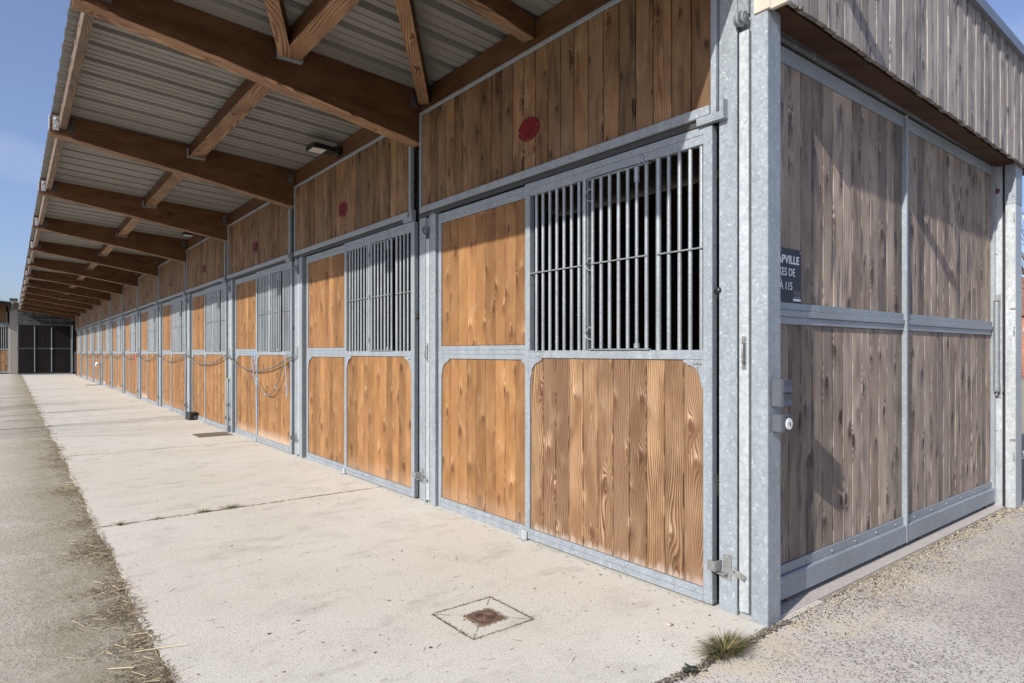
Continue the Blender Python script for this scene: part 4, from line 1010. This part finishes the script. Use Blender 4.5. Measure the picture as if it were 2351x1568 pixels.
# pink ribbon further along
k = 6; tw([(2.64, hooks[k][1] + 0.06, 1.22), (2.635, hooks[k][1] + 0.05, 1.10), (2.63, hooks[k][1] + 0.07, 0.98)], 'ribbon', 'pink ribbon tied to the chain at a post far along the row', r=0.012, mat='pink', cat='ribbon', cnt=1)

# standpipe beside the fourth door
t = thing('standpipe', 'galvanised water pipe with brass tap rising beside the fourth box door', 'water tap', (2.665, 10.56, 0))
m = MB(); m.tube([(0, 0, 0), (0, 0, 0.10)], 0.030, 12); m.tube([(0, 0, 0.1), (0, 0, 0.83), (-0.004, 0.01, 0.842)], 0.017, 12); m.box(-0.03, 0.03, -0.03, 0.03, 0.42, 0.45, 0.002); m.build('pipe', 'galv_bars', t)
m = MB(); m.tube([(0, 0, 0.835), (-0.02, 0.08, 0.838), (-0.03, 0.13, 0.838)], 0.013, 10); m.tube([(-0.03, 0.13, 0.838), (-0.035, 0.145, 0.825), (-0.035, 0.15, 0.79)], 0.010, 10)
m.box(-0.03, -0.01, 0.045, 0.085, 0.858, 0.866, 0.002); m.cyl((-0.02, 0.065, 0.84), (-0.02, 0.065, 0.862), 0.006, 8); m.build('tap', 'brass', t)
# second standpipe far away with a white cloth
t = thing('standpipe', 'galvanised water pipe standing beside a box far along the row', 'water tap', (2.655, 28.70, 0))
m = MB(); m.tube([(0, 0, 0), (0, 0, 0.83)], 0.020, 10); m.build('pipe', 'galv_bars', t)
m = MB(); m.tube([(0, 0, 0.82), (-0.06, 0.10, 0.84)], 0.014, 8); m.build('tap', 'brass', t)
m = MB(); m.ball((2.585, 28.74, 0.84), 0.07, 10, 7, sc=(0.9, 1.2, 0.6)); m.ball((2.55, 28.78, 0.78), 0.05, 8, 6, sc=(0.7, 1, 1.1))
tag(m.build('cloth', 'white'), 'white cloth draped over the far water tap', 'cloth')

# black rodent bait box
t = thing('bait_box', 'black plastic bait box on the concrete beside a door post', 'bait box', (2.665, 12.98, 0), rz=R(4))
m = MB()
m.prism([(-0.095, 0.0), (0.105, 0.0), (0.095, 0.12), (-0.080, 0.12)], 1, 0.16, -0.02); m.prism([(-0.095, 0), (-0.02, 0), (-0.02, 0.12), (-0.082, 0.12)], 1, -0.02, -0.14)
m.prism([(0.07, 0), (0.105, 0), (0.095, 0.12), (0.07, 0.12)], 1, -0.02, -0.14); m.box(-0.02, 0.07, -0.14, -0.02, 0.092, 0.12)
m.build('body', 'black', t)
m = MB(); m.box(-0.086, 0.10, -0.146, 0.165, 0.12, 0.135, 0.006); m.build('lid', 'black', t)
m = MB(); m.box(0.0, 0.055, -0.06, -0.02, 0.01, 0.07, 0.004); m.build('bait_block', 'white', t)

# ================================================================ drains
t = thing('drain_cover', 'small square rusty cast drain cover set in the concrete near the first door', 'drain cover', (1.757, 2.432, 0.0))
m = MB(); m.box(-0.066, 0.066, -0.066, 0.066, -0.01, 0.003, 0.002)
for q in range(20):
    a = 2 * math.pi * q / 20; r0, r1 = 0.052, 0.066 if q % 5 else 0.08
    c, s_ = math.cos(a), math.sin(a); tx = min(0.064, r1); px, py = max(-.064, min(.064, c * r1)), max(-.064, min(.064, s_ * r1))
    m.bar((c * r0, s_ * r0, 0.0035), (px, py, 0.0035), 0.003, 0.003)
m.build('frame', 'iron', t)
m = MB()
for r_ in (0.047, 0.036, 0.024): m.tube([(r_ * math.cos(2 * math.pi * i / 28), r_ * math.sin(2 * math.pi * i / 28), 0.0040) for i in range(28)], 0.0026, 5, closed=True)
m.ball((0, 0, 0.003), 0.014, 14, 6, sc=(1, 1, 0.25)); m.build('rings', 'iron', t)
m = MB(); n = 24; m.face([(0.043 * math.cos(2 * math.pi * i / n), 0.043 * math.sin(2 * math.pi * i / n), 0.0034) for i in range(n)]); m.build('recess', plain('dark_rust', (0.07, 0.045, 0.035), 0.8), t)
def grating(x0, x1, y0, y1, label, nx=13, ny=7):
    t = thing('floor_grating', label, 'floor grating', ((x0 + x1) / 2, (y0 + y1) / 2, 0.0), 'rusty floor gratings')
    hx, hy = (x1 - x0) / 2, (y1 - y0) / 2
    m = MB(); m.face([(-hx, -hy, 0.0015), (hx, -hy, 0.0015), (hx, hy, 0.0015), (-hx, hy, 0.0015)]); m.build('pit', plain('pit_dark', (0.03, 0.022, 0.017), 0.9), t)
    m = MB()
    for i in range(nx + 1): xx = -hx + 2 * hx * i / nx; m.box(xx - 0.0045, xx + 0.0045, -hy, hy, 0.002, 0.009)
    for i in range(ny + 1): yy = -hy + 2 * hy * i / ny; m.box(-hx, hx, yy - 0.007, yy + 0.007, 0.0022, 0.0095)
    m.build('bars', 'grate', t)
grating(2.165, 2.63, 10.15, 10.59, 'rusty floor grating in the concrete before the third box, nearer of two')
grating(2.23, 2.70, 28.75, 29.15, 'rusty floor grating far down the walkway', 8, 4)

# ================================================================ straw, litter, tufts
m = MB(); rnd = random.Random(3)
def stalk(m, x, y, z, L_, w_, a, tilt, b):
    d = Vector((math.cos(a), math.sin(a), tilt)); s_ = Vector((-math.sin(a), math.cos(a), 0)) * w_ / 2; u = Vector((0, 0, w_ * 0.5)); p = Vector((x, y, z)); q = p + d * L_
    m.raw([p - s_, p + s_, p + u, q - s_, q + s_, q + u], [(0, 3, 5, 2), (1, 2, 5, 4), (0, 1, 4, 3)], b)
CL = ((2.05, 0.22, 1.3), (2.42, 0.10, 1.0), (2.72, 0.13, 0.8), (3.15, 0.08, 0.5), (3.55, 0.14, 0.8), (3.95, 0.10, 0.6), (4.75, 0.22, 0.75), (5.6, 0.15, 0.4), (7.0, 0.2, 0.7), (8.6, 0.15, 0.5))
def edge_n(y): return min(1.3, 0.22 + sum(a * math.exp(-((y - c) / w_) ** 2) for c, w_, a in CL) + (0.3 * max(0, math.sin(y * 2.3)) if y > 9 else 0))
cnt = 0
while cnt < 17000:
    y = 1.9 + 9.0 * rnd.random() ** 1.6
    if rnd.random() > edge_n(y): continue
    wdt = 0.05 + 0.10 * edge_n(y) + (0.02 if y < 3.2 else 0)
    x = 0.492 - abs(rnd.gauss(0, wdt)) + rnd.uniform(0, 0.012)
    r_ = rnd.random(); col = rnd.random() * 0.72 if r_ < 0.93 else 0.97
    L_ = rnd.uniform(0.005, 0.024) if r_ < 0.95 else rnd.uniform(0.03, 0.10)
    stalk(m, x, y, rnd.uniform(-0.006, 0.002 + 0.006 * edge_n(y)), L_, rnd.uniform(0.0012, 0.0028), rnd.gauss(0.1, 1.3), rnd.uniform(-0.1, 0.2), col); cnt += 1
for _ in range(1300):      # further edge
    y = 9 + 35 * rnd.random() ** 1.5
    if rnd.random() > 0.1 + 0.9 * edge_n(y * 0.7): continue
    stalk(m, 0.50 - abs(rnd.gauss(0, 0.09)), y, 0.0, rnd.uniform(0.02, 0.09), 0.005, rnd.gauss(0.1, 0.6), rnd.uniform(0, 0.1), rnd.random() * 0.8)
for _ in range(2600):      # scattered over the asphalt
    x = rnd.uniform(-1.2, 0.45); y = 1.9 + 20 * rnd.random() ** 1.8
    stalk(m, x, y, -0.010, rnd.uniform(0.006, 0.035), rnd.uniform(0.0012, 0.003), rnd.gauss(0.15, 0.7), rnd.uniform(0, 0.1), rnd.random() * 0.8)
for (x, y, L_, a) in ((0.40, 3.05, 0.20, -0.35), (0.45, 2.62, 0.15, -0.4), (0.38, 2.60, 0.16, -0.15), (0.47, 2.30, 0.13, -0.1), (0.35, 2.55, 0.07, 0.2), (0.30, 2.95, 0.10, -0.6), (0.42, 3.9, 0.12, 0.0), (0.33, 7.4, 0.25, -0.05), (0.36, 7.25, 0.2, 0.1), (0.5, 2.48, 0.11, -0.9)):
    stalk(m, x, y, 0.004, L_, 0.0045, a, 0.02, 0.985)
tag(m.build('straw', 'straw'), 'trodden straw and chaff along the edge of the concrete walkway', 'straw', kind='stuff')
m = MB()
for _ in range(620):
    x = rnd.uniform(0.55, 2.72); y = 1.6 + 18 * rnd.random() ** 1.7
    n_ = rnd.choice((3, 4, 5)); r_ = rnd.uniform(0.0025, 0.009); a0 = rnd.random() * 6
    if rnd.random() < 0.45: stalk(m, x, y, 0.0005, rnd.uniform(0.012, 0.05), 0.002, rnd.gauss(0.1, 0.8), 0.03, rnd.random())
    else: m.face([(x + r_ * rnd.uniform(0.6, 1.5) * math.cos(a0 + 6.283 * i / n_), y + r_ * rnd.uniform(0.6, 1.2) * math.sin(a0 + 6.283 * i / n_), 0.0015 + rnd.uniform(0, 0.004)) for i in range(n_)], b=rnd.random())
for _ in range(220):
    x = rnd.uniform(2.5, 6.2); y = rnd.uniform(0.3, 1.6); stalk(m, x, y, 0.0, rnd.uniform(0.008, 0.03), 0.002, rnd.random() * 3, 0.05, rnd.random())
for _ in range(260):       # dirt along the foot of the doors
    y = 1.9 + 20 * rnd.random() ** 1.6; stalk(m, 2.69 - abs(rnd.gauss(0, 0.03)), y, 0.0005, rnd.uniform(0.006, 0.03), 0.003, rnd.gauss(1.57, 0.5), 0.05, rnd.random())
for _ in range(520):       # dirt caught round the drain cover
    q = rnd.randrange(4); t_ = rnd.uniform(-0.072, 0.072); o_ = 0.068 + abs(rnd.gauss(0, 0.007)); px, py = ((t_, o_), (t_, -o_), (o_, t_), (-o_, t_))[q]
    stalk(m, 1.757 + px, 2.432 + py, 0.0005, rnd.uniform(0.003, 0.012), 0.0022, rnd.random() * 6.3, 0.1, rnd.random())
for _ in range(520):
    q = rnd.randrange(4); t_ = rnd.uniform(-0.172, 0.172); o_ = 0.172 + rnd.gauss(0, 0.004); px, py = ((t_, o_), (t_, -o_), (o_, t_), (-o_, t_))[q]
    stalk(m, 1.752 + px, 2.445 + py, 0.0005, rnd.uniform(0.003, 0.010), 0.002, rnd.random() * 6.3, 0.1, rnd.random() * 0.5)
for y_, n_ in ((5.385, 900), (9.3, 420), (13.25, 200)):
    for _ in range(n_):
        x = rnd.uniform(0.5, 2.7); 
        if rnd.random() > 0.35 + 0.65 * max(0, math.sin(x * 7.0 + y_)) : continue
        stalk(m, x, y_ + rnd.gauss(0, 0.010), 0.0005, rnd.uniform(0.005, 0.026), 0.0028, rnd.gauss(0.05, 0.6), 0.05, rnd.random())
tag(m.build('leaf_litter', 'litter'), 'dry leaf bits and chaff scattered over the concrete', 'leaf litter', kind='stuff')
m = MB()   # crumbled joint
for _ in range(1500):
    x = rnd.uniform(1.7, 2.85); y = 1.525 + rnd.gauss(0, 0.010) + 0.006 * math.sin(x * 17)
    r_ = rnd.uniform(0.0015, 0.0065)
    m.ball((x, y, 0.001), r_, 5, 3, b=rnd.random() * 0.6, sc=(1.2, 1, 0.7))
for _ in range(2000):
    x = rnd.uniform(2.8, 4.6); y = 1.548 - abs(rnd.gauss(0, 0.11)); r_ = rnd.uniform(0.001, 0.0045)
    m.ball((x, y, 0.0), r_, 5, 3, b=rnd.random() * 0.98, sc=(1.2, 1, 0.7))
for _ in range(900):
    x = rnd.uniform(4.6, 6.5); y = 1.55 - abs(rnd.gauss(0, 0.06)); m.ball((x, y, 0.0), rnd.uniform(0.002, 0.006), 5, 3, b=rnd.random() * 0.98, sc=(1.2, 1, 0.7))
tag(m.build('joint_gravel', 'crumbs'), 'loose dark gravel crumbs in the joint between concrete and yard', 'gravel', kind='stuff')

def tuft(x, y, n, r, h, name, label, cat='grass tuft', seed=1, group=None, flat=0.6):
    rr = random.Random(seed); m = MB()
    for i in range(n):
        a = rr.random() * 6.283; ro = rr.random() * r * 0.35; hh = h * rr.uniform(0.35, 1.0); reach = r * rr.uniform(0.35, 1.15); w_ = rr.uniform(0.0012, 0.0026)
        c, s_ = math.cos(a), math.sin(a); p0 = Vector((x + ro * c * 1.6, y + ro * s_, 0)); sd = Vector((-s_, c, 0)) * w_
        pts = [p0 + Vector((c * reach * t_, s_ * reach * t_ * flat, hh * (t_ * 1.9 - t_ * t_ * 1.1))) for t_ in (0, 0.35, 0.7, 1.0)]
        b = rr.random()
        for j in range(3):
            w0, w1 = (1 - j / 3), (1 - (j + 1) / 3)
            m.face([pts[j] - sd * w0, pts[j] + sd * w0, pts[j + 1] + sd * w1, pts[j + 1] - sd * max(w1, 0.05)], b=b)
    return tag(m.build(name, 'grass'), label, cat, group)
tuft(2.335, 1.527, 560, 0.140, 0.058, 'grass_tuft', 'large half dry grass tuft growing in the joint near the corner post', seed=2)
for i, (px, py, n, r, h, lb) in enumerate(((0.62, 5.36, 50, 0.06, 0.04, 'first small grass tuft in the concrete joint from the straw edge'), (0.86, 5.385, 34, 0.04, 0.025, 'tiny flat grass tuft in the concrete joint, second from the straw edge'),
                                        (1.18, 5.40, 60, 0.07, 0.03, 'brownish grass tuft in the middle of the concrete joint'), (1.38, 5.41, 80, 0.09, 0.03, 'dry spreading grass tuft nearest the doors in the concrete joint'))):
    tuft(px, py, n, r, h, 'grass_tuft', lb, seed=10 + i, group='tufts in the walkway joint')
m = MB(); rr = random.Random(5)
for i in range(44):
    a = rr.random() * 6.283; L_ = rr.uniform(0.018, 0.046); c, s_ = math.cos(a), math.sin(a); z0 = rr.uniform(0.004, 0.02); el = rr.uniform(0.02, 0.35)
    b0 = Vector((2.075, 1.518, z0)); d = Vector((c, s_ * 0.8, el)); sd = Vector((-s_, c, 0)) * L_ * 0.2
    p1 = b0 + d * L_ * 0.5; p2 = b0 + d * L_ - Vector((0, 0, 0.006))
    m.face([b0, p1 + sd, p2, p1 - sd], b=rr.random())
tag(m.build('weed', 'weed'), 'small dark leafy weed rooted in the joint at the bottom of the picture', 'weed')
m = MB(); m.ball((2.36, 1.83, 0.009), 0.011, 7, 5, sc=(1.3, 1, 0.75))
tag(m.build('pebble', plain('pale_pebble', (0.5, 0.4, 0.32), 0.8)), 'single pale pebble lying on the concrete before the first door', 'pebble')

# ================================================================ far end: closing building with big doors, and the facing stable
ye = 44.5
t = thing('end_building', 'dark timber end building with three tall steel framed gates closing the yard', 'building', (0, 0, 0))
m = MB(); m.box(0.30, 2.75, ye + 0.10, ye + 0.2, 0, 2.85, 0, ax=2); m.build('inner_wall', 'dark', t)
m = MB(); m.box(0.28, 4.2, ye + 0.20, ye + 0.4, 2.86, 3.62, 0); m.build('gable_wall', 'stainwall', t)
m = MB(); m.box(0.26, 2.95, ye - 0.06, ye + 0.1, 3.06, 3.16, 0.005); m.box(0.26, 2.95, ye - 0.02, ye + 0.1, 2.80, 2.86, 0.005); m.build('lintel', 'galv_dark', t)
m = MB(); m.bar((0.95, ye - 0.08, 3.05), (1.35, ye - 0.08, 2.86), 0.03, 0.03); m.build('strut', 'galv_dark', t)
for i, (xa, xb_) in enumerate(((0.36, 1.02), (1.08, 1.78), (1.86, 2.70))):
    g_ = bpy.data.objects.new('gate', None); COL.objects.link(g_); g_.parent = t
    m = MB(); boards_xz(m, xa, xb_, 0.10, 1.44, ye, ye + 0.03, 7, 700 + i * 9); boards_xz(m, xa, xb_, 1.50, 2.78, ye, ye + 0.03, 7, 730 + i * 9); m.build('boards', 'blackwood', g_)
    m = MB()
    m.box(xa - 0.02, xa, ye - 0.01, ye + 0.04, 0.06, 2.80); m.box(xb_, xb_ + 0.02, ye - 0.01, ye + 0.04, 0.06, 2.80); m.box(xa, xb_, ye - 0.008, ye + 0.04, 1.44, 1.50); m.box(xa, xb_, ye - 0.008, ye + 0.04, 0.06, 0.10); m.box(xa, xb_, ye - 0.008, ye + 0.04, 2.76, 2.80)
    m.build('frame', 'galv_dark', g_)
m = MB()
for xx in (1.045, 1.815): m.box(xx - 0.012, xx + 0.012, ye - 0.03, ye - 0.012, 0.16, 2.68, 0.002)
m.box(1.76, 1.88, ye - 0.05, ye - 0.03, 1.42, 1.50, 0.003); m.build('gate_bolts', 'galv_bright', t)
m = MB(); m.box(2.72, 2.78, ye - 0.02, ye + 0.06, 0.05, 2.86, 0.003); m.build('jamb', 'galv', t)
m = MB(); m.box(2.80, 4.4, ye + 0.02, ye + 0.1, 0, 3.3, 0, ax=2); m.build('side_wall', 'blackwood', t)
m = MB(); m.tube([(2.93, ye - 0.12, 0.1), (2.93, ye - 0.12, 1.3)], 0.05, 12); m.build('downpipe', 'greyplastic2', t)
m = MB(); m.box(0.30, 2.78, ye - 0.1, ye + 0.15, 0, 0.05, 0.003); m.build('sill', 'galv', t)
m = MB(); m.prism([(0.10, 3.66), (5.0, 3.30), (5.0, 3.46), (0.10, 3.82)], 1, ye - 3.2, ye + 0.5); m.build('roof', 'darkwood', t)

yl = 47.2
t = thing('facing_stable', 'neighbouring stable with barred window and brown boards at the left edge of the picture', 'stable', (0, 0, 0))
m = MB(); m.box(-0.06, 0.30, yl - 0.5, yl + 1.0, 0, 4.25, 0.01); m.build('pillar', 'render', t)
m = MB(); m.box(-0.07, 0.32, yl - 0.52, yl + 1.0, 4.25, 4.38, 0.01); m.build('pillar_cap', 'galv_dark', t)
pf = bpy.data.objects.new('box_front', None); COL.objects.link(pf); pf.parent = t
m = MB(); boards_xz(m, -2.2, -0.14, 0.16, 1.40, yl, yl + 0.03, 14, 800); m.build('lower_boards', 'front', pf)
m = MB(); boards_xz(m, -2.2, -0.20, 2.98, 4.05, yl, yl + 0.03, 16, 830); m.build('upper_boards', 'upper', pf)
m = MB()
m.box(-0.14, -0.06, yl - 0.03, yl + 0.04, 0.05, 2.90, 0.003); m.box(-2.2, -0.14, yl - 0.02, yl + 0.04, 0.05, 0.16, 0.003); m.box(-2.2, -0.14, yl - 0.02, yl + 0.04, 1.40, 1.48, 0.003)
m.box(-2.2, -0.14, yl - 0.02, yl + 0.04, 2.74, 2.90, 0.003); m.box(-2.2, -0.10, yl - 0.04, yl + 0.04, 2.92, 2.98, 0.003); m.box(-0.20, -0.165, yl - 0.04, yl + 0.04, 2.98, 3.60, 0.003)
m.build('frame', 'galv', pf)
m = MB()
x = -2.15
while x < -0.16: m.tube([(x, yl, 1.48), (x, yl, 2.74)], 0.018, 8); x += 0.096
m.build('bar_grille', 'galv_bars', pf)
m = MB(); m.box(-2.4, -0.05, yl + 0.5, yl + 0.6, 0, 4.2); m.build('inner_wall', 'dark', t)
m = MB(); m.box(-0.13, -0.02, yl - 1.4, yl + 0.1, 3.62, 4.05, 0.004, ax=1); m.box(-2.4, 0.02, yl - 1.35, yl - 1.25, 3.85, 4.08, 0.004, ax=0); m.build('rafter', 'darkwood', t)
m = MB(); m.prism([(-2.6, 4.16), (-0.6, 4.12), (-0.02, 4.06), (-0.02, 4.11), (-0.6, 4.17), (-2.6, 4.22)], 1, yl - 1.6, yl + 1.2); m.build('roof', 'galv_dark', t)

# ================================================================ right edge: brick house, bare trees
t = thing('brick_house', 'red brick house wall glimpsed beyond the end post at the right edge', 'house', (0, 0, 0))
m = MB(); m.box(40, 46, 3.4, 16, 0.0, 3.1); m.build('wall', 'brick', t)
m = MB(); m.prism([(3.2, 3.1), (16.2, 3.1), (16.2, 3.25), (9.7, 5.2), (3.2, 3.25)], 0, 39.8, 46.2); m.build('roof', plain('old_roof_tiles', (0.2, 0.1, 0.07), 0.85, 0, 0.01, 12, 0.3), t)

def bare_tree(x, y, h, seed, label, group=None, tr=0.10, spread=0.6):
    rr = random.Random(seed); t = thing('bare_tree', label, 'tree', (x, y, 0), group)
    trunk = MB(); crown = MB()
    trunk.tube([(0, 0, -0.1), (0.05, 0.02, h * 0.25), (0.02, -0.05, h * 0.5)], tr, 8, r2=tr * 0.7)
    def grow(p, d, L_, r_, lv):
        pts = [p]; q = p.copy(); dd = d.copy()
        for i in range(4):
            dd = (dd + Vector((rr.uniform(-1, 1), rr.uniform(-1, 1), rr.uniform(-0.4, 0.7))) * 0.16).normalized(); q = q + dd * L_ / 4; pts.append(q.copy())
        crown.tube(pts, r_, 5 if lv else 6, cap=False, r2=r_ * 0.55)
        if lv < 3:
            for i in range(4 if lv < 2 else 3):
                s_ = rr.choice(pts[1:]); nd = (dd + Vector((rr.uniform(-1, 1), rr.uniform(-1, 1), rr.uniform(-0.3, 0.8))) * 0.9).normalized()
                grow(s_, nd, L_ * rr.uniform(0.5, 0.7), r_ * 0.5, lv + 1)
    for i in range(8):
        a = i * 2.4; z0 = h * (0.25 + 0.25 * (i / 7)); grow(Vector((0.03, 0, z0)), Vector((math.cos(a) * spread, math.sin(a) * spread, 1)).normalized(), h * rr.uniform(0.3, 0.45), tr * 0.45, 0)
    trunk.build('trunk', 'bark', t); crown.build('crown', 'bark', t); return t
bare_tree(30.2, 6.0, 7.5, 21, 'bare winter tree seen past the end post at the right edge')

bare_tree(-14.6, 11.8, 9.6, 5, 'bare tree west of the yard whose branches shade the walkway', tr=0.13, spread=0.8)
bare_tree(-15.6, 17.9, 10.0, 8, 'second bare tree further up the yard, thin shadow across the walkway', tr=0.10, spread=0.8)
bare_tree(-14.9, 25.0, 9.4, 11, 'third bare tree furthest up the yard behind the others', tr=0.10, spread=0.8)
bpy.context.view_layer.update()
